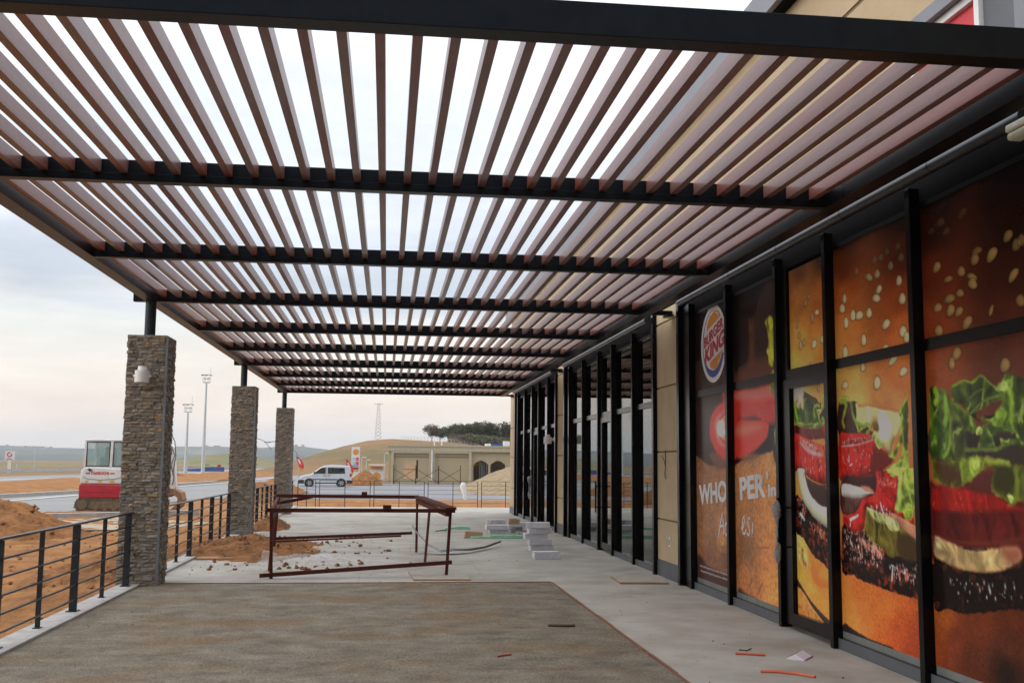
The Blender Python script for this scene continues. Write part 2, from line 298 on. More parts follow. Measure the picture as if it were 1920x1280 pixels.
POSTER=[
('P',[(14058,4080),(10669,4216),(10909,-165),(14216,-209)],(20,13,12),5,0,40),
('P',[(14099,2970),(12454,3088),(12516,1724),(14144,1729)],(48,34,30),40,0,40),
('P',[(11526,3540),(10700,3643),(10769,2394),(11942,2436)],(44,32,31),40,0,40),
('L',[(11755,3262),(11749,3012),(11746,2702)],90,(78,48,33),70),
('P',[(12209,2804),(10747,2789),(10775,2281),(12230,2358)],(80,50,40),60,0,40),
('F',[(14142,1801),(13422,1644),(12561,1621),(12127,1711),(11193,1802),(10796,1888),(10909,-165),(14218,-280)],[((13781,1516),(120,84,60)),((13206,1421),(125,86,60)),((12782,1266),(140,95,62)),((13691,751),(118,80,54)),((12907,803),(140,96,62)),((13472,426),(100,66,46)),((12820,420),(90,62,46)),((12082,1474),(150,102,62)),((11123,1605),(170,118,70)),((12007,1107),(140,92,56)),((11148,1147),(172,112,64)),((12027,678),(110,74,46)),((11172,690),(172,108,62)),((12045,312),(140,88,52)),((11193,293),(182,112,60))],25,7,24),
('L',[(13937,581),(13322,609),(12718,660)],5,(104,70,48),12),
('L',[(12272,685),(11889,710),(11308,759)],5,(104,70,48),12),
('L',[(13933,687),(13575,696),(13234,729)],5,(104,70,48),12),
('L',[(12231,805),(11952,811),(11684,820)],5,(104,70,48),12),
('L',[(12208,540),(12035,510),(11902,432)],5,(104,70,48),12),
('L',[(12248,444),(12111,366),(12045,304)],5,(104,70,48),12),
('L',[(11640,415),(11516,341),(11458,261)],5,(104,70,48),12),
('L',[(13849,522),(13410,539),(12760,587)],5,(104,70,48),12),
('L',[(13045,366),(12926,359),(12730,385)],5,(104,70,48),12),
('L',[(11873,357),(11944,270)],9,(84,58,46),14),
('L',[(11548,337),(11649,238)],9,(84,58,46),14),
('L',[(11683,515),(11734,477)],9,(84,58,46),14),
('L',[(12186,623),(12225,550)],9,(84,58,46),14),
('P',[(13989,445),(13718,416),(13589,358),(13251,333),(12928,316),(12658,308),(12664,165),(14002,102)],(56,36,33),25,0,40),
('P',[(12312,217),(12154,189),(11915,173),(11653,150),(12316,124)],(60,42,36),20,0,40),
('P',[(13407,1796),(12676,1790),(12682,1658),(12932,1591),(13186,1634)],(92,60,46),30,0,40),
('P',[(12274,1787),(11596,1782),(11717,1722),(12086,1702)],(105,70,48),25,0,40),
('P',[(12817,2596),(12302,2583),(12313,2356),(12756,2368)],(150,44,40),35,0,40),
('P',[(12331,2530),(11677,2522),(10947,2523),(10957,2334),(11568,2338),(12339,2358)],(196,92,84),28,0,40),
('P',[(12337,2412),(11566,2378),(10955,2372),(10968,2132),(11294,2105),(11694,2191),(12347,2186)],(158,40,36),28,0,40),
('P',[(13376,2179),(13271,2302),(13043,2395),(12718,2433),(12310,2415),(12342,1735),(12714,1721),(13033,1775),(13265,1899),(13382,2028)],(188,46,38),26,0,40),
('P',[(13195,2149),(13086,2260),(12829,2316),(12571,2304),(12589,1899),(12848,1870),(13098,1964)],(214,96,82),26,0,40),
('P',[(13090,2146),(12977,2221),(12799,2192),(12749,2035),(12916,1972),(13065,2043)],(236,186,176),30,0,40),
('L',[(12977,2221),(12653,2319)],14,(170,40,36),20),
('L',[(12987,1996),(12638,1878)],14,(170,40,36),20),
('L',[(12759,2124),(12580,2107)],14,(180,50,44),18),
('P',[(12322,2148),(11938,2168),(11462,2145),(11250,2098),(11290,1977),(11446,1901),(11712,1814),(12083,1761),(12341,1750)],(200,50,40),18,0,40),
('P',[(12324,2109),(11940,2122),(11551,2104),(11466,2071),(11702,2028),(12008,2003),(12330,1989)],(216,92,72),40,0,40),
('P',[(12268,1915),(11949,1951),(11586,1984),(11589,1923),(11892,1847),(12240,1809)],(182,42,35),40,0,40),
('P',[(11302,3222),(11256,3272),(11113,3284),(11006,3213),(10953,3166),(10975,2758),(11045,2735),(11115,2726),(11197,2759),(11221,2853),(11261,2908),(11199,2993),(11234,3151)],(130,134,42),12,14,60),
('L',[(11144,3232),(11110,3085),(11131,2945),(11082,2819)],40,(160,168,60),40),
('P',[(11146,2663),(11019,2697),(10965,2688),(10983,2361),(11050,2385),(11130,2440),(11182,2504),(11145,2582)],(124,130,48),12,14,60),
('P',[(11087,2016),(11038,2087),(10930,2081),(10955,1620),(11041,1666),(11108,1747),(11124,1876)],(52,40,34),8,0,40),
('P',[(11069,1992),(11027,2049),(10951,1978),(10960,1816),(11037,1863)],(150,164,110),12,0,40),
('F',[(10645,4095),(9433,4248),(7687,4492),(5606,4240),(5975,-273),(10968,-1787)],[((10256,3676),(69,40,21)),((9714,3735),(44,23,13)),((10275,3347),(140,87,41)),((9742,3265),(147,83,36)),((10300,2910),(190,131,58)),((9708,2791),(195,124,56)),((10455,2705),(178,150,70)),((10325,2475),(209,170,102)),((9222,3788),(26,12,8)),((8092,3722),(22,8,5)),((9241,3489),(73,33,15)),((8117,3370),(58,23,11)),((9260,3191),(142,70,29)),((8141,3018),(119,54,23)),((9279,2894),(185,111,51)),((8159,2756),(168,90,40)),((9303,2499),(192,137,67)),((8183,2407),(178,100,46)),((9094,2241),(192,152,75)),((8295,2107),(178,118,65)),((7570,3810),(10,4,3)),((6522,3645),(9,3,2)),((7594,3478),(34,12,7)),((6553,3247),(26,9,5)),((7620,3105),(78,31,15)),((6572,2995),(44,17,9)),((7650,2693),(107,46,21)),((6600,2636),(65,28,15)),((7594,2358),(124,62,31)),((6628,2278),(75,36,21)),((6227,2931),(31,11,6))],6,3,10),
('S',(7564,3176),52,40,15,0.9),
('S',(7220,3082),46,38,-12,0.9),
('S',(7405,3056),53,23,0,0.85),
('S',(7080,3017),58,24,-20,0.9),
('S',(7077,2966),53,38,-20,1),
('S',(7249,2924),46,29,-8,0.9),
('S',(7396,2906),68,33,0,0.85),
('S',(7571,2863),55,35,0,0.9),
('S',(7389,2817),52,44,18,1),
('S',(7274,2790),51,34,15,0.9),
('S',(7168,2696),61,40,25,1),
('S',(7568,2688),53,42,-10,1),
('S',(7036,3138),46,45,10,0.85),
('S',(7002,3192),57,26,0,0.7),
('S',(6820,3128),62,44,25,0.9),
('S',(6619,3218),49,38,20,0.8),
('S',(6528,3138),42,42,10,0.75),
('S',(6470,3156),40,42,0,0.7),
('S',(6578,2939),58,34,30,0.9),
('S',(6511,2758),44,41,-25,0.8),
('S',(6856,2741),17,46,-35,0.9),
('S',(7331,2485),57,46,20,1),
('S',(7401,2421),38,48,-4,0.95),
('S',(6722,2345),52,49,18,0.9),
('S',(7410,3423),51,27,10,0.4),
('S',(7633,3472),49,25,0,0.3),
('S',(7482,3509),52,34,0,0.4),
('S',(7176,3506),59,33,20,0.35),
('S',(8557,3300),46,39,-5,0.7),
('S',(8711,3300),61,32,-20,0.7),
('S',(8309,3326),41,39,-8,0.6),
('S',(8172,3176),43,44,5,0.95),
('S',(8533,3161),50,37,15,0.9),
('S',(8587,3095),66,36,-10,0.95),
('S',(8127,3019),51,49,-6,0.95),
('S',(9222,3188),39,47,-14,0.8),
('S',(9277,3104),53,44,-10,0.95),
('S',(9054,3010),47,53,-5,1),
('S',(8927,2992),68,40,0,1),
('S',(8732,2986),48,45,-6,1),
('S',(9201,2960),41,55,6,1),
('S',(8422,2846),64,41,12,1),
('S',(8131,2749),57,48,-8,1),
('S',(8074,2695),44,46,0,0.95),
('S',(8852,2762),42,53,5,0.95),
('S',(9238,2690),50,60,0,0.95),
('S',(8445,2654),45,19,0,0.9),
('S',(8325,2529),72,33,20,1),
('S',(8885,2522),38,39,0,0.9),
('S',(8153,2421),60,35,12,1),
('S',(8619,2364),56,56,12,1),
('S',(9264,2390),65,38,5,0.8),
('S',(8956,3397),37,36,0,0.4),
('S',(8599,3431),43,34,0,0.35),
('S',(8481,3431),42,31,0,0.35),
('S',(8365,3455),39,30,0,0.3),
('S',(8125,3362),45,37,0,0.4),
('S',(8174,3462),40,30,0,0.3),
('S',(9862,3150),47,28,-5,0.9),
('S',(9979,3116),31,54,-6,0.6),
('S',(9946,2844),57,42,15,1),
('S',(9741,2870),47,38,0,0.95),
('S',(10138,3284),46,40,0,0.45),
('S',(10043,3333),40,31,0,0.4),
('S',(10361,3094),33,46,0,0.5),
('S',(10320,2974),38,40,0,0.5),
('S',(10288,2872),42,48,0,0.7),
('S',(10193,2885),41,40,0,0.6),
('S',(10038,2660),41,12,0,0.6),
('S',(9867,2404),30,43,0,0.6),
('P',[(10527,2065),(10120,2032),(9643,2069),(9652,1922),(10535,1923)],(92,28,24),12,10,50),
('P',[(10217,2388),(10101,2358),(9989,2324),(9918,2305),(9854,2255),(9793,2261),(9778,2145),(9950,2224),(10105,2306),(10222,2294)],(58,42,32),6,0,40),
('P',[(10480,2451),(10233,2435),(10222,2377),(10240,2313),(10237,2239),(10270,2206),(10306,2252),(10384,2243),(10403,2295),(10489,2285)],(196,190,158),9,0,40),
('P',[(10489,2299),(10406,2239),(10321,2242),(10246,2207),(10226,2313),(10104,2316),(10056,2275),(9945,2231),(9907,2186),(9867,2122),(9759,2091),(9676,2053),(9785,2030),(9962,2013),(10237,2031),(10404,2060),(10500,2101)],(66,88,32),8,14,60),
('P',[(10426,2099),(10188,2071),(9848,2068),(9718,2063),(9785,2032),(9962,2015),(10237,2033),(10404,2060)],(104,116,44),14,0,40),
('P',[(10209,2312),(10081,2309),(9949,2233),(9998,2173),(10181,2200)],(48,66,28),20,0,40),
('P',[(9885,2185),(9796,2199),(9632,2261),(9644,2052),(9739,2073),(9845,2112)],(50,44,30),8,0,40),
('P',[(9811,2244),(9794,2319),(9745,2336),(9690,2318),(9630,2295),(9633,2243),(9709,2221),(9797,2181)],(136,140,52),8,0,40),
('L',[(9967,2126),(9993,2182),(9977,2226),(9904,2238),(9847,2228)],14,(134,150,62),5),
('L',[(9889,2186),(9806,2185),(9865,2149),(9868,2104),(9843,2077)],12,(134,150,62),5),
('L',[(9780,2101),(9739,2073),(9677,2043)],22,(128,150,58),6),
('L',[(10464,2289),(10454,2213),(10424,2136)],20,(118,158,60),8),
('P',[(10533,1961),(10337,1956),(10060,1895),(9796,1846),(9659,1818),(9678,1498),(10015,1500),(10241,1567),(10357,1612),(10552,1622)],(184,42,34),8,10,50),
('P',[(10362,1947),(10197,1916),(9926,1866),(9659,1813),(9664,1731),(9823,1749),(10021,1786),(10225,1834),(10317,1881)],(186,72,48),16,14,40),
('L',[(10341,1882),(10203,1815),(10021,1773),(9823,1754)],18,(200,130,140),14),
('K',[(10445,1762),(9675,1722),(9686,1549),(10217,1578)],26,(230,170,170),5,3),
('K',[(10340,1910),(10061,1868),(9822,1767),(10134,1806)],60,(220,180,190),4,4),
('P',[(10471,1620),(10236,1622),(10227,1552),(10141,1514),(9898,1470),(9665,1451),(9678,1240),(9910,1268),(10101,1338),(10221,1443)],(54,40,36),8,0,40),
('P',[(9746,1449),(9665,1461),(9670,1371),(9714,1412)],(170,140,120),8,0,40),
('P',[(9785,2022),(9646,2026),(9654,1896),(9749,1906)],(150,36,30),14,0,40),
('F',[(10532,1020),(10327,934),(10229,862),(10061,770),(9848,732),(9666,693),(9359,705),(9193,696),(9074,665),(8784,654),(8512,635),(8256,626),(7858,636),(7679,644),(7425,662),(6252,838),(6306,165),(10635,-805)],[((10438,807),(218,168,90)),((10065,692),(187,104,46)),((10394,661),(209,130,51)),((10201,486),(202,130,57)),((9770,488),(200,119,51)),((9278,651),(183,98,45)),((8516,578),(166,87,38)),((9107,562),(174,91,38)),((8544,506),(174,89,35)),((9223,330),(198,112,49)),((8382,328),(151,65,30)),((8142,210),(136,53,27)),((7643,565),(125,63,27)),((7139,566),(85,38,20)),((6686,673),(69,31,17)),((7481,382),(89,38,20)),((6846,445),(64,30,18)),((7323,260),(66,30,18)),((6858,296),(26,16,14)),((6557,573),(64,29,17))],7,6,11),
('P',[(10488,853),(10384,841),(10282,819),(10212,727),(10192,642),(10318,639),(10419,689),(10494,742)],(190,142,80),30,10,40),
('P',[(10154,645),(10044,637),(9951,580),(9743,556),(9723,512),(9957,494),(10098,545)],(170,96,46),25,0,40),
('F',[(11165,447),(10491,499),(10462,443),(10342,378),(10171,293),(9959,189),(9866,175),(9682,192),(9686,119),(11195,-114)],[((10449,306),(178,112,56)),((10128,184),(176,112,58)),((10429,200),(186,116,58))],6,10,40),
('P',[(10529,520),(10465,490),(10364,434),(10241,371),(10120,319),(9954,265),(9771,216),(9638,181),(9641,126),(9866,175),(9958,208),(10171,293),(10292,365),(10417,419),(10533,455)],(48,36,36),5,0,40),
('P',[(9417,231),(9231,206),(9032,186),(8897,173),(8747,173),(8479,169),(8483,112),(9426,97)],(32,25,25),9,0,40),
('P',[(9396,2239),(9237,2238),(9122,2228),(9028,2218),(9016,2111),(9049,2047),(8980,1959),(8841,2007),(8773,1957),(8722,1940),(8724,1908),(9415,1925)],(52,28,24),8,8,50),
('P',[(9122,2228),(9029,2210),(9035,2112),(9101,2115)],(38,34,22),8,0,40),
('P',[(9415,1933),(9217,1945),(8990,1947),(8723,1924),(8676,1844),(8594,1796),(8447,1756),(8377,1710),(8470,1657),(8676,1590),(8979,1551),(9243,1537),(9439,1540)],(168,32,28),8,10,50),
('P',[(8712,1829),(8594,1796),(8447,1756),(8369,1710),(8470,1657),(8676,1590),(8870,1564),(8792,1672)],(92,24,22),40,0,40),
('P',[(9334,1940),(9065,1941),(8775,1925),(8760,1885),(8996,1850),(9361,1829)],(150,34,30),14,0,40),
('L',[(9361,1831),(9185,1836),(8960,1849),(8743,1879)],9,(196,110,100),7),
('K',[(9357,1890),(8759,1909),(8761,1877),(9341,1830)],70,(210,140,130),4,5),
('K',[(9342,1814),(8612,1781),(8709,1610),(9357,1587)],34,(220,150,140),5,6),
('L',[(9218,1737),(9217,1692)],9,(220,190,190),4),
('L',[(9197,1655),(9157,1671)],7,(220,170,170),4),
('P',[(9371,1545),(9016,1552),(8780,1570),(8628,1606),(8274,1585),(8288,1382),(8652,1243),(9371,1199)],(52,30,30),10,0,40),
('P',[(8683,1606),(8518,1607),(8309,1568),(8344,1315),(8294,1291),(8218,1284),(8205,1241),(8148,1224),(8065,1248),(8052,1202),(7990,1174),(7993,1128),(8216,1205),(8470,1256),(8742,1281),(8885,1292),(8909,1231),(8934,1134),(9069,1052),(9251,1080),(9366,1109),(9359,1218),(9159,1227),(9033,1295),(8968,1367),(8734,1413),(8686,1512)],(170,34,30),9,12,60),
('P',[(9361,1191),(9246,1170),(9166,1121),(9251,1087),(9366,1105)],(130,28,26),16,0,40),
('P',[(9370,1385),(9233,1372),(8988,1365),(9053,1298),(9159,1235),(9359,1218)],(74,48,42),8,8,40),
('P',[(9374,1488),(9143,1479),(8982,1465),(8904,1447),(8827,1436),(8733,1424),(8868,1398),(8958,1372),(9110,1361),(9233,1369),(9381,1379)],(196,190,182),9,0,40),
('P',[(8981,1476),(8844,1475),(8733,1426),(8867,1427),(8944,1446)],(190,120,100),18,0,40),
('L',[(9225,1171),(9141,1193),(9058,1219)],10,(220,190,200),5),
('L',[(9221,1167),(9232,1117)],8,(220,190,200),5),
('L',[(8627,1345),(8602,1296),(8569,1256)],10,(214,180,186),5),
('L',[(8798,1304),(8772,1263)],9,(200,150,150),6),
('K',[(8667,1572),(8329,1527),(8334,1462),(8635,1488)],60,(220,130,110),4,7),
('K',[(8874,1319),(8465,1326),(8436,1246),(8839,1260)],30,(230,180,180),5,8),
('P',[(8452,1269),(8263,1242),(8021,1184),(7990,1178),(7999,1050),(8171,1124),(8286,1160)],(164,112,86),10,8,60),
('M',[(9398,1107),(9251,1082),(9089,1045),(8976,1092),(8854,1028),(8726,970),(8597,963),(8493,914),(8353,926),(8008,925),(7604,888),(7622,644),(7858,629),(8256,616),(8513,627),(8784,645),(9074,658),(9194,687),(9424,699)],7,(22,13,12),(105,42,24),0.0),
('P',[(8493,914),(8353,930),(8007,933),(8013,847),(8239,865),(8430,806),(8589,823),(8566,891)],(24,17,16),20,0,40),
('P',[(8895,1288),(8783,1245),(8656,1184),(8547,1174),(8479,1128),(8392,1116),(8287,1148),(8139,1110),(7998,1054),(8007,933),(8153,908),(8353,925),(8441,901),(8529,918),(8597,962),(8744,967),(8883,1035),(8943,1099),(8919,1213)],(80,72,27),9,14,45),
('P',[(8307,1107),(8140,1102),(7999,1050),(8007,933),(8153,912),(8319,929),(8364,1022)],(56,42,24),30,0,40),
('P',[(8898,1296),(8743,1280),(8560,1248),(8385,1216),(8269,1157),(8375,1117),(8496,1136),(8547,1170),(8693,1181),(8803,1223)],(136,142,84),9,20,25),
('K',[(8799,1279),(8367,1233),(8339,1137),(8655,1201)],60,(190,190,150),4,9),
('K',[(9368,1073),(8967,1081),(8562,958),(8681,798),(9268,812),(9366,929)],150,(214,180,176),5,10),
('K',[(9012,1008),(8598,955),(8603,872),(8937,945)],110,(220,140,120),6,11),
('K',[(8533,845),(8026,885),(8021,731),(8400,745)],50,(214,190,190),6,12),
('K',[(9267,830),(8680,815),(8333,720),(8088,685),(8874,720)],40,(120,80,70),5,13),
('L',[(8435,838),(8450,772),(8463,714)],9,(190,200,206),5),
('L',[(8194,798),(8214,749)],12,(170,70,40),7),
('L',[(8308,842),(8330,768)],16,(150,60,36),10),
('P',[(9047,2214),(8939,2174),(8759,2173),(8505,2129),(8231,2105),(8204,2045),(8217,1978),(8317,1898),(8386,1824),(8417,1768),(8479,1778),(8558,1827),(8614,1803),(8676,1844),(8722,1940),(8615,1943),(8612,1984),(8661,2026),(8750,1988),(8800,1956),(8784,2005),(8844,2007),(8989,1962),(9062,2039),(9039,2112)],(186,172,112),9,0,40),
('P',[(8599,2104),(8506,2112),(8443,2055),(8381,2007),(8387,1931),(8455,1879),(8539,1865),(8604,1905),(8613,2023)],(216,206,212),30,0,40),
('P',[(9004,2160),(8804,2166),(8766,2068),(8839,2031),(8949,2011),(9020,2062)],(178,184,120),24,0,40),
('L',[(8804,2166),(8791,2085),(8804,2030)],16,(206,200,196),14),
('P',[(8716,2022),(8647,2024),(8607,1983),(8626,1953),(8703,1963)],(86,70,30),12,0,40),
('P',[(8360,2082),(8233,2076),(8224,1986),(8341,1899)],(200,186,128),25,0,40),
('L',[(8993,2184),(8759,2178),(8554,2145),(8358,2118),(8248,2099)],10,(150,92,50),12),
('L',[(9363,2241),(9288,2238),(9250,2217),(9261,2172),(9312,2107),(9327,2057),(9306,2014)],20,(112,138,48),6),
('L',[(9306,2267),(9235,2268),(9167,2241),(9139,2208),(9127,2149),(9093,2081),(9049,2039),(9007,1967),(8941,1989),(8850,2006),(8788,1997),(8798,1956),(8845,1945)],18,(112,136,50),6),
('P',[(9058,2047),(8984,2036),(8859,2008),(8941,1988),(9004,1960)],(122,148,56),6,0,40),
('P',[(8737,1924),(8695,1945),(8646,1914),(8581,1866),(8538,1881),(8544,1834),(8607,1800),(8660,1828),(8692,1868),(8746,1893)],(142,160,86),6,0,40),
('P',[(8091,2240),(8120,2190),(8213,2144),(8237,2076),(8192,2044),(8209,1970),(8249,1897),(8298,1823),(8365,1778),(8431,1756),(8442,1733),(8350,1709),(8302,1763),(8251,1822),(8203,1836),(8206,1747),(8291,1695),(8472,1634),(8434,1589),(8395,1571),(8284,1572),(8255,1532),(8132,1534)],(92,112,36),7,16,60),
('P',[(8099,2129),(8154,2102),(8173,2044),(8107,2011)],(70,88,30),18,0,40),
('P',[(8107,2004),(8160,1969),(8176,1865),(8118,1849)],(52,50,34),14,0,40),
('P',[(8115,1776),(8229,1688),(8281,1613),(8286,1531),(8132,1534)],(140,156,66),14,0,40),
('P',[(8472,1627),(8307,1684),(8219,1718),(8232,1636),(8299,1576),(8395,1573),(8438,1597)],(122,146,58),8,0,40),
('L',[(8196,2052),(8213,1971),(8191,1873),(8209,1747)],16,(130,158,58),7),
('L',[(8117,2193),(8182,2141),(8216,2105)],12,(126,152,54),7),
('P',[(8481,1628),(8430,1591),(8378,1574),(8301,1567),(8313,1462),(8362,1305),(8308,1291),(8223,1285),(8209,1249),(8144,1226),(8077,1254),(8049,1335),(8016,1446),(8003,1631)],(138,160,64),8,16,60),
('P',[(8201,1417),(8019,1439),(8051,1335),(8138,1363),(8242,1303),(8311,1296)],(100,120,46),22,0,40),
('L',[(8238,1618),(8274,1463),(8327,1308)],26,(160,180,90),22),
('P',[(8227,1288),(8141,1324),(8074,1303),(8077,1256),(8144,1226),(8209,1249)],(146,176,64),10,0,40),
('M',[(10514,1335),(10382,1324),(10281,1283),(10086,1169),(9873,1098),(9666,1065),(9678,683),(9848,730),(10061,768),(10229,860),(10327,932),(10533,1000)],7,(22,13,12),(105,42,24),0.0),
('K',[(10461,1327),(10331,1311),(10210,1197),(10372,1050),(10446,1126)],50,(200,170,165),4,14),
('K',[(10214,1118),(9691,1034),(9697,941),(9977,958)],80,(190,130,110),5,15),
('L',[(10391,1169),(10341,1141),(10291,1114)],14,(160,180,186),7),
('P',[(10439,1618),(10256,1619),(10241,1532),(10190,1442),(10071,1337),(9886,1269),(9673,1248),(9684,1072),(9873,1096),(10086,1169),(10281,1278),(10378,1405),(10423,1524)],(170,174,150),8,0,40),
('L',[(10268,1512),(10174,1366),(10006,1274),(9841,1233),(9680,1212)],26,(196,198,190),20),
('P',[(7794,1527),(7656,1499),(7351,1535),(6934,1580),(6535,1551),(6562,1205),(7823,1118)],(70,22,20),14,8,60),
('P',[(7736,1487),(7482,1513),(7211,1491),(6943,1465),(6756,1413),(6577,1385),(6578,1377),(7018,1346),(7496,1326),(7747,1330)],(120,24,20),16,8,60),
('P',[(7295,1556),(6930,1635),(6908,1489),(7142,1483)],(70,32,28),20,0,40),
('P',[(7743,1957),(7249,1941),(6536,1917),(6555,1673),(6924,1709),(7340,1690),(7740,1711)],(42,36,30),12,0,40),
('P',[(6807,2182),(6741,2260),(6717,2282),(6629,2264),(6557,2254),(6512,2224),(6497,2223),(6528,1821),(6664,1810),(6791,1772),(6986,1769),(7243,1777),(7083,1822),(7040,1934),(6903,1985),(6735,2087)],(52,66,22),7,14,60),
('P',[(7269,1917),(7109,1936),(7043,1896),(6912,1870),(6687,1904),(6630,1849),(6725,1816),(6919,1782),(7261,1772)],(38,32,28),9,0,40),
('P',[(7742,2251),(7610,2241),(7514,2224),(7427,2140),(7324,2101),(7220,2046),(7138,2006),(7105,1934),(7055,1925),(7078,1886),(7250,1921),(7272,1912),(7252,1854),(7264,1738),(7339,1695),(7525,1700),(7719,1723),(7749,1875)],(64,82,26),7,16,60),
('P',[(7424,2254),(7401,2242),(7245,2278),(7137,2255),(7016,2297),(6914,2236),(6808,2175),(6723,2149),(6733,2123),(6813,2106),(6962,2080),(7172,2026),(7222,2063),(7330,2119),(7409,2124)],(54,68,24),7,14,60),
('L',[(7400,2247),(7245,2278),(7137,2255),(7020,2295),(6914,2236),(6808,2178)],9,(98,120,38),6),
('L',[(7171,2034),(7028,2103),(6892,2132),(6763,2143)],8,(74,92,38),8),
('L',[(7181,2140),(7090,2182),(6987,2199)],7,(78,92,40),8),
('P',[(6718,2185),(6668,2150),(6651,2082),(6665,1993),(6649,1921),(6674,1877),(6780,1916),(6937,1968),(7036,1990),(6902,2003),(6800,2063)],(86,112,34),10,16,60),
('L',[(6708,2203),(6666,2137),(6661,2047),(6675,1967)],24,(112,142,44),14),
('P',[(6836,2189),(6739,2241),(6717,2222),(6716,2176),(6761,2159),(6808,2175)],(136,156,80),10,0,40),
('P',[(6993,2007),(6901,2014),(6852,2021),(6903,1992),(6969,1995)],(18,18,14),5,0,40),
('P',[(7171,2029),(7033,2037),(7102,2021),(7062,1982),(7071,1973)],(24,24,16),6,0,40),
('P',[(7074,1831),(7043,1896),(7002,1951),(6957,1922),(6912,1874),(6884,1809),(6950,1796),(7086,1784)],(66,82,34),8,12,50),
('L',[(7261,1775),(7052,1776),(6838,1781),(6755,1825),(6663,1828)],14,(78,92,42),8),
('P',[(6809,1843),(6739,1834),(6704,1842),(6717,1820),(6788,1808)],(104,124,50),7,0,40),
('L',[(7653,2234),(7623,2176),(7659,2138)],26,(110,140,42),10),
('L',[(7511,2160),(7500,2049),(7534,1980)],28,(104,138,44),12),
('L',[(7446,2007),(7460,1868),(7500,1780),(7561,1730)],18,(98,122,46),8),
('P',[(7092,1931),(7038,1924),(7051,1887),(7095,1888)],(158,176,84),6,0,40),
('P',[(7719,2007),(7581,1992),(7532,1870),(7519,1780),(7620,1731),(7728,1741)],(52,80,22),25,0,40),
('P',[(7417,2025),(7284,1951),(7255,1864),(7282,1739),(7409,1739),(7437,1868)],(58,64,32),25,0,40),
('P',[(7724,1711),(7692,1691),(7566,1669),(7339,1700),(7212,1721),(7056,1728),(6954,1700),(6797,1692),(6675,1664),(6556,1654),(6557,1455),(6648,1426),(6744,1412),(6816,1447),(6941,1487),(6916,1603),(6942,1652),(7090,1613),(7185,1565),(7352,1514),(7501,1507),(7653,1545),(7729,1579)],(78,86,28),10,16,60),
('P',[(7693,1670),(7584,1680),(7362,1632),(7349,1555),(7481,1528),(7632,1560)],(62,42,24),25,0,40),
('P',[(7322,1681),(7212,1714),(7074,1717),(7088,1643),(7187,1586),(7313,1555)],(124,148,46),18,0,40),
('P',[(7161,1695),(7092,1704),(7087,1653),(7148,1643)],(150,170,80),12,0,40),
('L',[(6990,1704),(6845,1686),(6736,1671)],22,(128,144,52),14),
('P',[(6916,1608),(6830,1672),(6692,1646),(6684,1548),(6737,1458),(6845,1482),(6923,1507)],(42,42,18),25,0,40),
('L',[(6647,1637),(6639,1549),(6661,1461),(6724,1423)],26,(90,100,34),16),
('P',[(6755,1462),(6706,1468),(6685,1442),(6724,1421)],(146,166,92),8,0,40),
('P',[(7738,1159),(7548,1143),(7343,1113),(7162,1113),(6851,1149),(6592,1192),(6508,1198),(6521,1037),(7755,923)],(70,24,22),14,0,40),
('M',[(7751,977),(7616,945),(7476,921),(7274,913),(7081,923),(6896,950),(6746,998),(6643,1049),(6504,1087),(6532,723),(6627,722),(6754,713),(6886,693),(7134,634),(7381,600),(7588,599),(7779,588)],7,(19,13,12),(60,28,18),-0.12),
('K',[(7571,830),(6669,894),(6635,801),(7496,658)],34,(190,180,180),5,16),
('P',[(7740,1126),(7569,1101),(7346,1073),(7165,1075),(6945,1098),(6707,1128),(6645,1111),(6636,1051),(6739,999),(6896,949),(7081,923),(7274,913),(7477,920),(7616,943),(7750,984)],(146,122,82),10,12,60),
('P',[(6854,1107),(6708,1126),(6646,1107),(6636,1051),(6731,1010),(6801,1028)],(120,70,52),30,0,40),
('P',[(7725,1085),(7661,1080),(7646,1035),(7719,1038)],(170,160,120),14,0,40),
('L',[(7329,1069),(7165,1072),(7038,1085)],10,(30,20,20),8)]

# ------------------------------------------------------------------ camera, sky, light
cam = bpy.data.cameras.new('camera'); co = bpy.data.objects.new('camera', cam); COL.objects.link(co); SC.camera = co
cam.sensor_width = 36; cam.lens = 1979.2/1920*36; cam.clip_start = .05; cam.clip_end = 20000
yaw, pitch, roll = R(6.68), R(6.564), R(.523)
f_ = Vector((math.sin(yaw)*math.cos(pitch), math.cos(yaw)*math.cos(pitch), math.sin(pitch))); r_ = Vector((math.cos(yaw), -math.sin(yaw), 0)); u_ = r_.cross(f_)
r2 = r_*math.cos(roll)+u_*math.sin(roll); u2 = -r_*math.sin(roll)+u_*math.cos(roll)
co.matrix_world = Matrix(((r2.x, u2.x, -f_.x, 0), (r2.y, u2.y, -f_.y, 0), (r2.z, u2.z, -f_.z, 1.65), (0, 0, 0, 1)))

SUN_EL, SUN_ROT = R(28), R(252)
W = bpy.data.worlds.new('World'); SC.world = W; W.use_nodes = True
nt = W.node_tree; N, Lk = nt.nodes, nt.links
bg = N['Background']; bg.inputs['Strength'].default_value = .1
sky = N.new('ShaderNodeTexSky'); sky.sky_type = 'NISHITA'; sky.sun_disc = False; sky.sun_elevation = SUN_EL; sky.sun_rotation = SUN_ROT
sky.dust_density = 3; sky.air_density = 1.2
tc = N.new('ShaderNodeTexCoord'); sx = N.new('ShaderNodeSeparateXYZ'); Lk.new(tc.outputs['Generated'], sx.inputs[0])
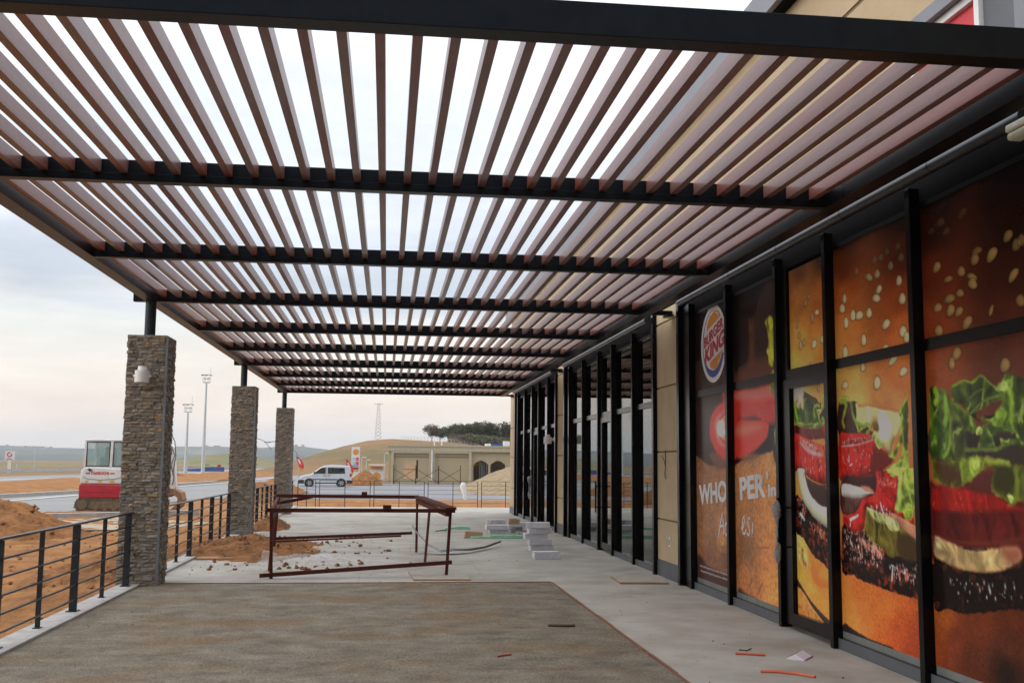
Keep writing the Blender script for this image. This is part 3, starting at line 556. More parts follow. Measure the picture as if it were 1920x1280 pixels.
# overcast: brightness rises towards the zenith, warm break low over the horizon
cr = N.new('ShaderNodeValToRGB'); cr.color_ramp.interpolation = 'EASE'
stops = [(0., (.66, .665, .69)), (.012, (.75, .73, .715)), (.045, (.90, .80, .715)), (.085, (.92, .86, .775)), (.12, (.83, .835, .815)), (.175, (.60, .67, .76)), (.25, (.84, .895, .98)), (.38, (1.0, 1.05, 1.14)), (.6, (1.65, 1.7, 1.8)), (1., (2.75, 2.8, 2.9))]
e = cr.color_ramp.elements
while len(e) < len(stops): e.new(.5)
for el, (p, c) in zip(e, stops): el.position = p; el.color = (*c, 1)
mp = N.new('ShaderNodeMapping'); mp.inputs['Scale'].default_value = (1.4, 1.4, 7.); Lk.new(tc.outputs['Generated'], mp.inputs['Vector'])
nz = N.new('ShaderNodeTexNoise'); nz.inputs['Scale'].default_value = 1.7; nz.inputs['Detail'].default_value = 9; nz.inputs['Roughness'].default_value = .55; nz.inputs['Distortion'].default_value = .35
Lk.new(mp.outputs['Vector'], nz.inputs['Vector'])
# clouds bend the height at which the ramp is read, and lighten / darken it a little
ma = N.new('ShaderNodeMath'); ma.operation = 'MULTIPLY_ADD'; ma.inputs[1].default_value = .22; ma.inputs[2].default_value = -.11; Lk.new(nz.outputs['Fac'], ma.inputs[0])
mz = N.new('ShaderNodeMath'); mz.operation = 'MULTIPLY'; mz.use_clamp = True; ms = N.new('ShaderNodeMath'); ms.operation = 'MULTIPLY'; ms.inputs[1].default_value = 6.; ms.use_clamp = True
Lk.new(sx.outputs['Z'], ms.inputs[0]); Lk.new(ms.outputs[0], mz.inputs[0]); mz.use_clamp = False; Lk.new(ma.outputs[0], mz.inputs[1])
ad = N.new('ShaderNodeMath'); ad.operation = 'ADD'; ad.use_clamp = True; Lk.new(sx.outputs['Z'], ad.inputs[0]); Lk.new(mz.outputs[0], ad.inputs[1]); Lk.new(ad.outputs[0], cr.inputs['Fac'])
n2 = N.new('ShaderNodeTexNoise'); n2.inputs['Scale'].default_value = 3.1; n2.inputs['Detail'].default_value = 8; n2.inputs['Roughness'].default_value = .6; Lk.new(mp.outputs['Vector'], n2.inputs['Vector'])
mr = N.new('ShaderNodeMapRange'); mr.inputs['From Min'].default_value = .3; mr.inputs['From Max'].default_value = .7; mr.inputs['To Min'].default_value = .88; mr.inputs['To Max'].default_value = 1.08; Lk.new(n2.outputs['Fac'], mr.inputs['Value'])
bk = N.new('ShaderNodeMapRange'); bk.interpolation_type = 'SMOOTHSTEP'; bk.inputs['From Min'].default_value = -.75; bk.inputs['From Max'].default_value = .1; bk.inputs['To Min'].default_value = .5; bk.inputs['To Max'].default_value = 1.
Lk.new(sx.outputs['Y'], bk.inputs['Value'])
mb = N.new('ShaderNodeMath'); mb.operation = 'MULTIPLY'; Lk.new(mr.outputs['Result'], mb.inputs[0]); Lk.new(bk.outputs['Result'], mb.inputs[1])
vs = N.new('ShaderNodeVectorMath'); vs.operation = 'SCALE'; Lk.new(cr.outputs['Color'], vs.inputs[0]); Lk.new(mb.outputs[0], vs.inputs['Scale'])
v10 = N.new('ShaderNodeVectorMath'); v10.operation = 'SCALE'; v10.inputs['Scale'].default_value = 10.; Lk.new(vs.outputs[0], v10.inputs[0])
mx = N.new('ShaderNodeMix'); mx.data_type = 'RGBA'; mx.inputs['Factor'].default_value = .93; Lk.new(sky.outputs['Color'], mx.inputs[6]); Lk.new(v10.outputs[0], mx.inputs[7]); Lk.new(mx.outputs[2], bg.inputs['Color'])

sl = bpy.data.lights.new('sun', 'SUN'); so = bpy.data.objects.new('sun', sl); COL.objects.link(so)
sl.energy = 1.1; sl.angle = R(32); sl.color = (1, .95, .88)
az = SUN_ROT
sd = Vector((math.sin(az)*math.cos(SUN_EL), math.cos(az)*math.cos(SUN_EL), math.sin(SUN_EL)))
so.rotation_euler = sd.to_track_quat('Z', 'Y').to_euler(); so.location = (0, 0, 30)
SC.view_settings.view_transform = 'Standard'; SC.view_settings.look = 'None'; SC.view_settings.exposure = .25; SC.view_settings.gamma = 1

def rebase(root, loc):
    loc = Vector(loc); root.location = loc
    for c in root.children: c.location = Vector(c.location)-loc

# ------------------------------------------------------------------ terrace
TERR_END = 39.7
s = MB().box(-3.17, 4.6, -4, TERR_END, -.55, 0)
structure(s.build('terrace_slab', 'concrete'))
# expansion joints are cut as thin darker strips
s = MB()
for y in (18.1, 21.6, 25.2, 28.8, 32.4, 36.0): s.box(-3.1, 4.0, y-.004, y+.004, -.01, .0015)
for x in (-.35, 1.45): s.box(x-.004, x+.004, 15.0, TERR_END-.1, -.01, .0012)
structure(s.build('slab_joints', mat('joint_line', (.29, .27, .24), .95)))
xs = list(np.linspace(-3.17, 2.30, 150)); ys = list(np.linspace(-4, 14.84, 330))
NN = fbm(np.array([[x*1.1 for x in xs]]*len(ys)), np.array([[y*3.2]*len(xs) for y in ys]), 11, 5)
s = MB(); o = 0
for j, y in enumerate(ys):
    for i, x in enumerate(xs):
        ed = min(1, (2.30-x)/.3, (14.84-y)/.3, (x+3.17)/.3); s.v.append((x, y, .005+ed*.016*float(NN[j, i])))
nx = len(xs)
for j in range(len(ys)-1):
    for i in range(nx-1): s.f.append([j*nx+i, j*nx+i+1, (j+1)*nx+i+1, (j+1)*nx+i]); s.mi.append(0); s.c.append(None)
structure(s.build('screed_floor', 'screed', smooth=True))
# formwork strips along the edges of the screed
s = MB()
x = 0; pts = []
y = 14.86
for x0 in np.arange(-3.1, 2.3, .6): s.box(x0, min(x0+.597, 2.32), 14.845+random.uniform(-.006, .006), 14.868+random.uniform(-.006, .006), 0, .014)
for y0 in np.arange(2, 14.8, .8): a = random.uniform(-.008, .008); s.box(2.305+a, 2.33+a, y0, min(y0+.797, 14.84), 0, .013+random.uniform(0, .004))
tag(s.build('edging_strip', mat('rusty_strip', (.22, .085, .04), .9, (.13, .06, .035), 6)), 'thin rust brown edging strip around the rough screed', 'edging')
s = MB().box(-3.44, -3.172, -4, 14.57, -.55, .032).box(-3.44, -3.172, 15.2, 24.28, -.55, .032).box(-3.44, -3.172, 24.9, 33.94, -.55, .032).box(-3.44, -3.172, 34.56, TERR_END, -.55, .032)
structure(s.build('kerb', 'kerb', bevel=.008))

# ------------------------------------------------------------------ pergola
pg = thing('pergola', 'long dark steel pergola with brown louvre slats over the terrace', 'pergola')
BY = [5.2, 8.435, 11.69, 14.93, 18.14, 21.33, 24.62, 27.8, 31.0, 34.3]
PIL = [14.88, 24.57, 34.25]
s = MB().box(-3.5, 4.12, 5.06, 5.2, 3.808, 3.985); s.build('front_beam', 'steel', pg, bevel=.004)
for i, y in enumerate(BY[1:], 1):
    post = any(abs(y-.05-p) < .1 for p in PIL)
    xa, xb = (-3.5, 4.085) if post else (-3.178, 3.63)
    s = MB().box(xa, xb, y-.1, y, 3.808, 3.870)
    s.box(-3.178, 3.63, y-.088, y-.012, 3.8705, 3.98)
    if post: s.box(-3.5, -3.336, y-.1, y, 3.8701, 3.93).box(3.98, 4.085, y-.16, y+.06, 3.78, 3.8079)
    s.build('cross_beam', 'steel', pg, bevel=.003)
for (xa, xb) in ((-3.338, -3.179), (3.631, 3.785)):
    s = MB(); y0 = 5.201
    for y1 in (8.0, 13.4, 18.6, 24.0, 29.4, 34.4): s.box(xa, xb, y0, y1-.004, 3.8085, 3.95); y0 = y1
    s.build('side_beam', 'steel' if xa < 0 else 'steel', pg, bevel=.003)
for k in range(-15, 19):
    xc = -.085+.2*k; a = random.uniform(-.002, .002)
    MB().box(xc-.0275+a, xc+.0275+a, 5.2, 34.29, 3.872, 3.977).build('slat', 'slat', pg)
for py in PIL:
    MB().tube([(-3.268, py, 3.3), (-3.268, py, 3.8085)], .073, 24).build('post', 'railpaint', pg, smooth='auto')
rebase(pg, (.2, 19.7, 3.3))

# ------------------------------------------------------------------ stone pillars
STONES = [(.30, .255, .20), (.245, .21, .17), (.32, .275, .22), (.23, .21, .185), (.28, .23, .175), (.25, .235, .21), (.29, .24, .18), (.27, .25, .22), (.20, .18, .155)]
def pillar(py, seed, label):
    rnd = random.Random(seed); s = MB(); cx = -3.225; hx, hy, H = .245, .30, 3.31
    z = 0.; s.box(cx-hx, cx+hx, py-hy, py+hy, 0, H-.01, col=(.16, .145, .125))
    while z < H-.02:
        h = min(rnd.choice((.034, .042, .048, .055)), H-z)
        for face in range(4):
            L = 2*hx if face % 2 == 0 else 2*hy
            t = -L/2-rnd.random()*.02
            while t < L/2:
                w = min(rnd.uniform(.05, .145), L/2-t+.012); pr = rnd.choice((.003, .006, .009, .013, .018)); c = rnd.choice(STONES); g = rnd.uniform(.74, 1.1)
                if rnd.random() < .02: c = (.33, .23, .10)
                c = tuple(v*g for v in c); a, b = t+.001, t+w-.002; z0, z1 = z+.001, z+h-.002
                q = [rnd.uniform(-.006, .007) for _ in range(4)]
                if face == 0: n = lambda u, d: (cx+u, py-hy-d)
                elif face == 1: n = lambda u, d: (cx+hx+d, py+u)
                elif face == 2: n = lambda u, d: (cx-u, py+hy+d)
                else: n = lambda u, d: (cx-hx-d, py-u)
                um, zm = a+(b-a)*rnd.uniform(.3, .7), z0+(z1-z0)*rnd.uniform(.3, .7)
                v = [(*n(a, 0), z0), (*n(b, 0), z0), (*n(b, 0), z1), (*n(a, 0), z1), (*n(a, pr+q[0]), z0), (*n(b, pr+q[1]), z0), (*n(b, pr+q[2]), z1), (*n(a, pr+q[3]), z1), (*n(um, pr+rnd.uniform(.0, .014)), zm)]
                s.add(v, [(0, 4, 5, 1), (1, 5, 6, 2), (2, 6, 7, 3), (3, 7, 4, 0), (4, 8, 5), (5, 8, 6), (6, 8, 7), (7, 8, 4)], 0, c)
                t += w
        z += h
    s.box(cx-hx-.012, cx+hx+.012, py-hy-.012, py+hy+.012, H-.008, H+.004, col=(.3, .28, .24))
    root = tag(s.build('stone_pillar', 'stone', loc=None), label, 'pillar', 'stone clad pillars under the pergola')
    s = MB(); zz = 0
    while zz < 3.28:
        h = rnd.uniform(.5, .9); z1 = min(zz+h, 3.3); dx = rnd.uniform(-.003, .003)
        s.box(cx+hx+.002+dx, cx+hx+.03+dx, py-hy-.03+dx, py-hy-.002+dx, zz, z1-.003); zz = z1
    s.build('corner_trim', 'zinc', root)
    return root
P_1 = pillar(PIL[0], 1, 'stone clad pillar with a white lamp on its front face')
P_2 = pillar(PIL[1], 2, 'stone clad pillar standing between the lamp pillar and the far one')
P_3 = pillar(PIL[2], 3, 'smallest stone clad pillar at the far end of the terrace')
def wires(root, base, sets):
    s = MB()
    for pts in sets: s.tube([Vector(base)+Vector(p) for p in pts], .006, 6)
    s.build('wire', 'wire', root)
wires(P_2, (-2.95, 24.35, 2.15), [[(0, 0, 0), (.12, 0, -.02), (.28, 0, -.10), (.42, 0, -.06)], [(.2, 0, -.06), (.28, 0, -.14), (.38, 0, -.26)], [(.24, 0, -.08), (.4, 0, -.07), (.52, 0, -.07)]])
wires(P_3, (-2.95, 34.0, 2.0), [[(0, 0, 0), (.1, 0, -.04), (.16, 0, -.16), (.2, 0, -.28)]])
wires(P_1, (-2.94, 15.0, 2.0), [[(0, 0, 0), (.05, 0, -.1), (.07, 0, -.3), (.04, 0, -.55)]])

def wall_lamp(name, label, loc, rz):
    t = thing(name, label, 'wall lamp', loc, rz)
    o = MB().tube([(0, 0, -.10), (0, 0, .055)], .094, 28).build('lamp_body', 'plastic_white', t, smooth='auto')
    MB().tube([(0, 0, .056), (0, 0, .07), (0, 0, .115)], [.06, .058, .056], 24).build('lamp_cap', 'plastic_white', t, smooth='auto')
    MB().tube([(0, .06, 0), (0, .17, 0)], .028, 12).box(-.045, .045, .155, .172, -.06, .06).build('bracket', 'plastic_white', t)
    MB().tube([(-.115, 0, -.02), (.115, 0, -.02)], .017, 10).build('pivot_bolt', 'plastic_white', t)
    return t
wall_lamp('wall_lamp', 'white cylinder lamp on the front of the nearest stone pillar', (-3.235, PIL[0]-.30-.175, 2.765), 0)
wall_lamp('wall_lamp', 'small white lamp on the tan wall strip beyond the glass door', (3.79, 24.9, 2.215), R(-90))

# ------------------------------------------------------------------ railings
def railing(y0, y1, posts, label, loc=None):
    t = thing('railing', label, 'railing', group='dark railings along the terrace edge')
    X = -3.305
    for i, y in enumerate(posts):
        w = .040 if i % 2 == 0 else .024
        s = MB().box(X-w, X+w, y-.012 if i % 2 == 0 else y-.006, y+.012 if i % 2 == 0 else y+.006, .033, .945)
        if i % 2 == 0: s.box(X-.055, X+.055, y-.075, y+.075, .033, .043)
        else: s.box(X-.035, X+.035, y-.045, y+.045, .033, .041)
        s.build('post', 'railpaint', t)
    MB().box(X-.024, X+.024, y0, y1, .945, .967).build('top_rail', 'railpaint', t, bevel=.003)
    for k in range(5):
        z = .155+.158*k
        MB().tube([(X+.02, y0, z), (X+.02, y1, z)], .011, 8).build('rail', 'railpaint', t)
    rebase(t, (X, (y0+y1)/2, .033)); return t
railing(3.0, 14.56, [14.36-1.16*k for k in range(10)], 'nearest dark railing bay, running up to the lamp pillar')
railing(15.21, 24.25, [16.55+1.115*k for k in range(7)], 'dark railing bay between the lamp pillar and the next pillar')
railing(24.91, 33.93, [26.0+1.115*k for k in range(7)], 'dark railing bay just before the smallest stone pillar')
railing(34.57, 39.5, [35.3+1.1*k for k in range(4)], 'short dark railing bay beyond the smallest stone pillar')
def end_panel(x0, x1, label):
    t = thing('end_railing_panel', label, 'railing', group='thin railing panels closing the far end of the terrace')
    y = 39.45
    for x in (x0, x1, (x0+x1)/2): MB().box(x-.012, x+.012, y-.006, y+.006, .0, .95).build('post', 'railpaint', t)
    MB().box(x0, x1, y-.014, y+.014, .95, .965).build('top_rail', 'railpaint', t)
    for k in range(5): MB().tube([(x0, y, .16+.158*k), (x1, y, .16+.158*k)], .006, 6).build('rail', 'railpaint', t)
    rebase(t, ((x0+x1)/2, y, 0)); return t
XP = [-3.25, -2.47, -.5, 1.48, 3.46, 5.4]
LB = ['narrow end railing panel beside the smallest stone pillar', 'end railing panel in front of the van', 'end railing panel between the van and the white bag', 'end railing panel with a white bag tied to it', 'end railing panel in front of the sand heap']
for a, b, l in zip(XP, XP[1:], LB): end_panel(a+.07, b-.07, l)

# ------------------------------------------------------------------ restaurant building
bd = thing('restaurant_building', 'tan and black glazed restaurant building beside the pergola', 'building')
def bpart(name, mb, m, **k): return mb.build(name, m, bd, **k)
WX = 4.12
# upper wall with a groove, coping and a dark strip for the shade beneath it
s = MB().box(WX, 4.7, 6.5, 35.3, 4.13, 5.755).box(WX, 4.7, 6.5, 35.3, 5.80, 6.46); bpart('upper_wall', s, 'stucco')
bpart('wall_groove', MB().box(WX+.012, 4.69, 6.5, 35.29, 5.755, 5.80), 'joint')
s = MB(); y = 5.6
while y < 35.4:
    s.box(3.93, 4.9, y, min(y+2.995, 35.45), 6.465, 6.79); y += 3
bpart('coping', s, 'alu')
bpart('coping_shade', MB().box(4.0, 4.9, 5.6, 35.4, 6.44, 6.4645), 'fascia')  # near-black strip standing in for the shade under the coping
bpart('fascia', MB().box(4.165, 4.7, 6.0, 35.28, 3.72, 4.129), 'fascia')
bpart('roof', MB().box(4.9, 16, -1, 35.2, 6.2, 6.42).box(4.7, 4.9, -1, 35.2, 4.2, 6.42).box(15.7, 16, -1, 35.2, 4.0, 6.2).box(15.7, 16, -1, 35.2, 0, .5).box(4.7, 15.7, 34.9, 35.2, 0, 6.2), 'stucco')  # unseen back wall, left open in a band so light enters the interior
bpart('tower', MB().box(3.99, 4.7, 4.6, 6.05, 0, 8.4).box(3.985, 4.7, 6.05, 6.49, 4.131, 8.4), 'plinth')
bpart('tower_panel', MB().box(3.955, 3.984, 4.6, 6.1, 3.99, 8.4), 'alu')
sg = bpart('fascia_sign', MB().box(3.99, 4.118, 6.56, 7.4, 4.2, 4.86), 'signred')
s = MB().box(3.955, 4.118, 6.5, 7.46, 4.861, 4.92).box(3.955, 4.118, 6.5, 7.46, 4.14, 4.199).box(3.955, 4.118, 6.5, 6.559, 4.2, 4.8605).box(3.955, 4.118, 7.401, 7.46, 4.2, 4.8605)
s.build('sign_frame', 'signwhite', sg)
bpart('sign_canopy', MB().box(3.9, 4.118, 6.495, 7.6, 4.925, 5.03), 'alu')

MUL = [7.79, 9.447, 10.736, 12.403]
D = [0., 9.62, 19.13]
def mull(y, w=.075, x0=4.08, x1=4.2, z1=3.85): return bpart('mullion', MB().box(x0, x1, y, y+w, 0, z1), 'mullion', bevel=.003)
ends = [(6.06, 14.0), (15.96, 23.66), (25.5, 33.2)]
cells = []
for b in range(3):
    e0, e1 = ends[b]; ys = [m+D[b] for m in MUL]
    for y in ys: mull(y)
    mull(e0, .08); mull(e1, .09)
    edges = [(e0+.08, ys[0]), (ys[0]+.075, ys[1]), (ys[1]+.075, ys[2]), (ys[2]+.075, ys[3]), (ys[3]+.075, e1)]
    cells.append(edges)
    # jamb pieces at the far end of each bay
    bpart('jamb', MB().box(4.10, 4.2, e1+.0905, e1+.36, 0, 3.85), 'mullion', bevel=.003)
    bpart('cornice_tube', MB().tube([(4.0, e0+.05, 3.882), (4.0, e1+.15, 3.882)], .05, 20), 'tube', smooth='auto')
    s = MB()
    yy = e0+1.2
    while yy < e1: s.tube([(4.0, yy, 3.882), (4.0, yy+.012, 3.882)], .0515, 20); yy += 1.55
    bpart('tube_clip', s, 'mullion')
def window(a, c, door, b):
    if not door:
        o = bpart('window', MB().box(4.13, 4.199, a+.001, c-.001, 0, .1), 'mullion')
        MB().box(4.145, 4.199, a+.001, c-.001, 2.55, 2.64).build('transom', 'mullion', o); MB().box(4.145, 4.199, a+.001, c-.001, 3.68, 3.72).build('head', 'mullion', o)
        bx = MB().box(4.1775, 4.183, a, c, .1, 2.55); ux = MB().box(4.1775, 4.183, a, c, 2.64, 3.68)
        MB().box(4.126, 4.1295, a+.001, c-.001, .004, .098).build('sill_face', 'plinth', o)
        if b == 0: MB().box(4.168, 4.1765, a+.01, c-.01, .101, .16).build('pane', 'clearstrip', o)
        else:
            bx.build('pane', 'glass', o); ux.build('pane', 'glass', o)
    else:
        s = MB().box(4.12, 4.195, c-.235, c-.03, .05, 2.535).box(4.12, 4.195, a+.02, a+.10, .05, 2.535).box(4.12, 4.195, a+.1005, c-.2355, .05, .172).box(4.12, 4.195, a+.1005, c-.2355, 2.44, 2.535)
        o = bpart('door', s, 'mullion')
        bpart('door_frame', MB().box(4.135, 4.199, a+.001, c-.001, 2.54, 2.64).box(4.135, 4.199, c-.17, c-.001, 2.64, 3.72), 'mullion')
        if b:
            MB().box(4.1775, 4.183, a+.10, c-.235, .172, 2.44).build('pane', 'glass', o)
            tw = bpart('window', MB().box(4.15, 4.199, a+.001, c-.171, 3.68, 3.72), 'mullion')
            MB().box(4.1775, 4.183, a, c-.17, 2.64, 3.68).build('pane', 'glass', tw)
        hy = c-.12; X = 4.02
        h = MB().tube([(X, hy, .72), (X, hy, 1.32)], .016, 12)
        for z in (.82, 1.22): h.tube([(X, hy, z), (4.125, hy, z)], .011, 8)
        h.build('handle', 'mullion', o, smooth='auto')
        if b != 1:
            rs = [.02, .06, .065, .04, .019, .018, .019, .022, .038, .045, .034, .01]; zs = [1.285, 1.25, 1.2, 1.14, 1.09, 1.02, .95, .88, .82, .76, .70, .655]
            s = MB(); n = 12; rnd = random.Random(b)
            for z, r in zip(zs, rs):
                for k in range(n):
                    q = r*rnd.uniform(.35, 1.35); s.v.append((X+math.cos(2*PI*k/n)*q*.8-.01, hy+math.sin(2*PI*k/n)*q, z+rnd.uniform(-.012, .012)))
            for i in range(len(zs)-1):
                for k in range(n): s.f.append([i*n+k, i*n+(k+1) % n, (i+1)*n+(k+1) % n, (i+1)*n+k]); s.mi.append(0); s.c.append(None)
            s.build('plastic_wrap', 'bag', o, smooth=True)
for b in range(3):
    for i, (a, c) in enumerate(cells[b]): window(a, c, i == 2, b)
# tan pilasters with joints, grey plinth and black edge posts
def pilaster(y0, y1, last=False):
    s = MB(); zz = [.225, .838, 1.838, 2.803, 3.775, 3.98]
    for a, c in zip(zz, zz[1:]): s.box(4.11, 4.5, y0+.1, y1-.1 if not last else y1, a+.012, c-.012)
    o = bpart('pilaster', s, 'stucco', bevel=.004)
    MB().box(4.128, 4.49, y0+.1, (y1-.1 if not last else y1)-.01, .23, 3.979).build('joint', 'joint', o)
    MB().box(4.10, 4.5, y0+.1, y1-.1 if not last else y1, 0, .232).build('plinth', 'plinth', o)
    MB().box(4.045, 4.3, y0, y0+.0995, 0, 3.99).build('edge_post', 'mullion', o)
    if not last: MB().box(4.045, 4.3, y1-.0995, y1, 0, 3.99).build('edge_post', 'mullion', o)
    return o
p1 = pilaster(14.42, 15.95); p2 = pilaster(24.1, 25.49); p3 = pilaster(33.6, 35.3, True)
s = MB()
for pts in ([(0, 0), (-.05, .12), (-.1, .16)], [(0, 0), (.02, .16), (.04, .24)], [(0, 0), (-.02, -.1), (.02, -.18)]): s.tube([(4.10-abs(p[0])*.3, 15.35-p[0], 1.62+p[1]) for p in pts], .006, 6)
s.build('wire', 'wire', p1)
s = MB().box(4.098, 4.109, 15.12, 15.2, .47, .6).box(4.0975, 4.109, 15.32, 15.335, .585, .60); s.build('socket_box', 'signwhite', p1)
MB().box(4.094, 4.0975, 15.148, 15.172, .495, .575).build('socket_hole', 'fascia', p1)
MB().box(4.6, 15.6, 6, 34.8, .0, .012).build('interior_floor', 'innerfloor', bd)
MB().box(4.72, 15.6, 6.0, 34.8, 3.75, 3.9).box(4.72, 15.6, 34.6, 34.8, .012, 3.74).box(4.75, 11, 5.8, 6.0, .012, 4.1).box(4.72, 11, 15.1, 15.3, .012, 3.75).build('interior_wall', 'inner', bd)
MB().box(6.5, 6.9, 19, 19.4, .012, 3.75).box(6.5, 6.9, 27, 27.4, .012, 3.75).build('interior_column', 'inner', bd)
rebase(bd, (4.1, 20, 0))
em = thing('emergency_light', 'cream emergency light box at the top of the poster glazing', 'emergency light', (3.965, 6.02, 3.785))
MB().box(-.055, .055, -.17, .17, -.0, .05).build('housing', 'cream_plastic', em, bevel=.012)
MB().box(-.05, .05, -.165, .165, -.055, -.001).build('diffuser', 'cream_plastic', em, bevel=.02)
MB().box(-.057, -.0552, .03, .09, .012, .04).build('label_plate', 'signwhite', em)
MB().tube([(.05, 0, .02), (.13, 0, .02)], .012, 8).build('bracket', 'mullion', em)

# ------------------------------------------------------------------ printed window posters
def seg_d(px, py, ax, ay, bx, by):
    dx, dy = bx-ax, by-ay; L2 = dx*dx+dy*dy+1e-9
    t = np.clip(((px-ax)*dx+(py-ay)*dy)/L2, 0, 1); return np.hypot(px-ax-t*dx, py-ay-t*dy)
def poly_sd(px, py, pts):
    d = np.full(px.shape, 1e9); ins = np.zeros(px.shape, bool); n = len(pts)
    for i in range(n):
        ax, ay = pts[i]; bx, by = pts[(i+1) % n]; d = np.minimum(d, seg_d(px, py, ax, ay, bx, by))
        c = (ay > py) != (by > py)
        if c.any():
            xx = ax+(py-ay)*(bx-ax)/((by-ay) if by != ay else 1e-9); ins ^= c & (px < xx)
    return np.where(ins, -d, d)
def crom(p, closed, n=4):
    # rounds a traced outline off into a smooth curve
    p = np.array(p, float); m = len(p); out = []
    for i in range(m if closed else m-1):
        g = (lambda k: p[k % m]) if closed else (lambda k: p[min(max(k, 0), m-1)])
        a, b, c, d = g(i-1), g(i), g(i+1), g(i+2)
        for k in range(n):
            t = k/n; out.append(tuple(.5*((2*b)+(c-a)*t+(2*a-5*b+4*c-d)*t*t+(3*b-a-3*c+d)*t**3)))
    if not closed: out.append(tuple(p[-1]))
    return out
def idw(px, py, smp):
    num = 0; den = 0
    for (sx_, sy_), c in smp:
        w = 1/((px-sx_)**2+(py-sy_)**2+3600)**1.6; num = num+w[:, None]*np.array(c, float); den = den+w
    return num/den[:, None]
def paint(Y, Z):
    C = np.zeros((len(Y), 3)); C[:] = (15, 10, 9)
    def sub(pts, m):
        p = np.array(pts); return np.nonzero((Y > p[:, 0].min()-m) & (Y < p[:, 0].max()+m) & (Z > p[:, 1].min()-m) & (Z < p[:, 1].max()+m))[0]
    def blend(I, al, col): C[I] = C[I]*(1-al[:, None])+col*al[:, None]
    ss = lambda t: (lambda q: q*q*(3-2*q))(np.clip(t, 0, 1))
    def relief(c, y, z, k, nz_, nsc):
        # soft folds: broad light and dark plus a raking-light emboss of the same noise
        q = nsc*2.4; wy = y+(fbm(y/q, z/q, k+31, 2)-.5)*q*1.2; h0 = fbm(wy/q, z/(q*1.5), k+50, 3); h1 = fbm((wy+q*.16)/q, (z-q*.2)/(q*1.5), k+50, 3)
        f = 1+(h0-.5)*nz_/14.*.7+(h1-h0)*nz_/14.*2.6+(fbm(y/9., z/9., k+70, 2)-.5)*.12
        return c*np.clip(f, .35, 1.8)[:, None]
    for k, op in enumerate(POSTER):
        t = op[0]
        if t == 'P':
            _, pts, col, soft, nz_, nsc = op; pts = crom(pts, True, 3); I = sub(pts, soft*3)
            if not len(I): continue
            y, z = Y[I], Z[I]; leaf = col[1] > col[0]*1.08 and max(col) > 60; red = col[0] > col[1]*2.4 and col[0] > 100; pale = min(col) > 95
            near = 7800 < y.mean() < 10800; soft = soft*(1.0 if near else 1.7)
            wob = (fbm(y/28., z/28., k, 3)-.5)*min(14, soft*1.2)+((fbm(y/45., z/45., k+5, 3)-.5)*34 if leaf else 0)
            sd_ = poly_sd(y, z, pts)+wob
            a = ss(.5-sd_/(2*soft)); c = np.array(col, float)[None]*np.ones((len(I), 1)); keep = a > .002
            if not keep.any(): continue
            I, y, z, sd_, a, c = I[keep], y[keep], z[keep], sd_[keep], a[keep], c[keep]; dp = np.clip(-sd_, 0, 500)
            # rounded form under a light from the upper left of the picture
            w_ = 34. if (leaf or pale) else 60. if red else 26.; st = 7.
            hh = lambda q: 1-np.exp(-np.clip(-q, 0, 500)/w_)
            h0 = hh(sd_); gy = hh(poly_sd(y+st, z, pts)+fbm((y+st)/45., z/45., k+5, 3)*0)-hh(poly_sd(y, z, pts)); gz = hh(poly_sd(y, z+st, pts))-hh(poly_sd(y, z, pts))
            lit = -(gz*.85+gy*.45)/st*w_*(1. if soft < 16 else .15); h0 = h0 if soft < 16 else h0*0+.9
            if nz_: c = relief(c, y, z, k, nz_, nsc)
            if leaf:
                u = (y*.8+z*.6)/210.+(fbm(y/210., z/210., k+21, 3)-.5)*2.8; fold = .5+.5*np.sin(u*6.28*.8)
                vein = np.abs(fbm(y/60., z/90., k+12, 4)-.5)*2
                f = .66+.42*fold*(.5+.7*fbm(y/110., z/140., k+13, 3))+.34*np.exp(-dp/11.)+.14*np.exp(-vein/.06)+.30*lit*np.exp(-dp/60.)
                c = c*f[:, None]; hot = (ss((fold-.8)/.2)*ss((fbm(y/90., z/120., k+14, 3)-.5)/.12)*.5)[:, None]; c = c*(1-hot)+np.array((168, 190, 92.))*hot
            elif red:
                c = c*(.78+.26*h0+.40*lit+.16*(fbm(y/150., z/60., k+14, 3)-.5))[:, None]
                g = ss((fbm(y/26., z/20., k+15, 2)-.70)/.1)*ss((fbm(y/150., z/110., k+16, 2)-.5)/.15)*.25; c = c*(1-g[:, None])+np.array((236, 150, 130.))*g[:, None]
            elif pale: c = c*(.80+.22*h0+.42*lit+.10*(fbm(y/18., z/160., k+17, 3)-.5))[:, None]
            else: c = c*(1+.25*lit)[:, None]
            blend(I, a, np.clip(c, 0, 255))
        elif t == 'F':
            _, pts, smp, soft, nz_, nsc = op; pts = crom(pts, True, 3) if len(pts) > 10 else pts; I = sub(pts, soft*2)
            if not len(I): continue
            y, z = Y[I], Z[I]; wob = (fbm(y/22., z/22., k, 3)-.5)*min(16, soft*2)
            a = ss(.5-(poly_sd(y, z, pts)+wob)/(2*soft)); c = idw(y, z, smp)
            c = c*(1+(fbm(y/nsc, z/nsc, k+50, 3)-.5)[:, None]*nz_/14.+(fbm(y/150., z/90., k+90, 4)-.5)[:, None]*.22); blend(I, a, c)
        elif t == 'L':
            _, pts, w, col, soft = op; pts = crom(pts, False, 4) if len(pts) > 2 else pts; I = sub(pts, w+soft*2)
            if not len(I): continue
            y, z = Y[I], Z[I]; d = np.full(len(I), 1e9)
            for (ax, ay), (bx, by) in zip(pts, pts[1:]): d = np.minimum(d, seg_d(y, z, ax, ay, bx, by))
            d = d+(fbm(y/40., z/40., k, 3)-.5)*w*1.1; tap = .35+.9*fbm(y/170., z/170., k+4, 2)
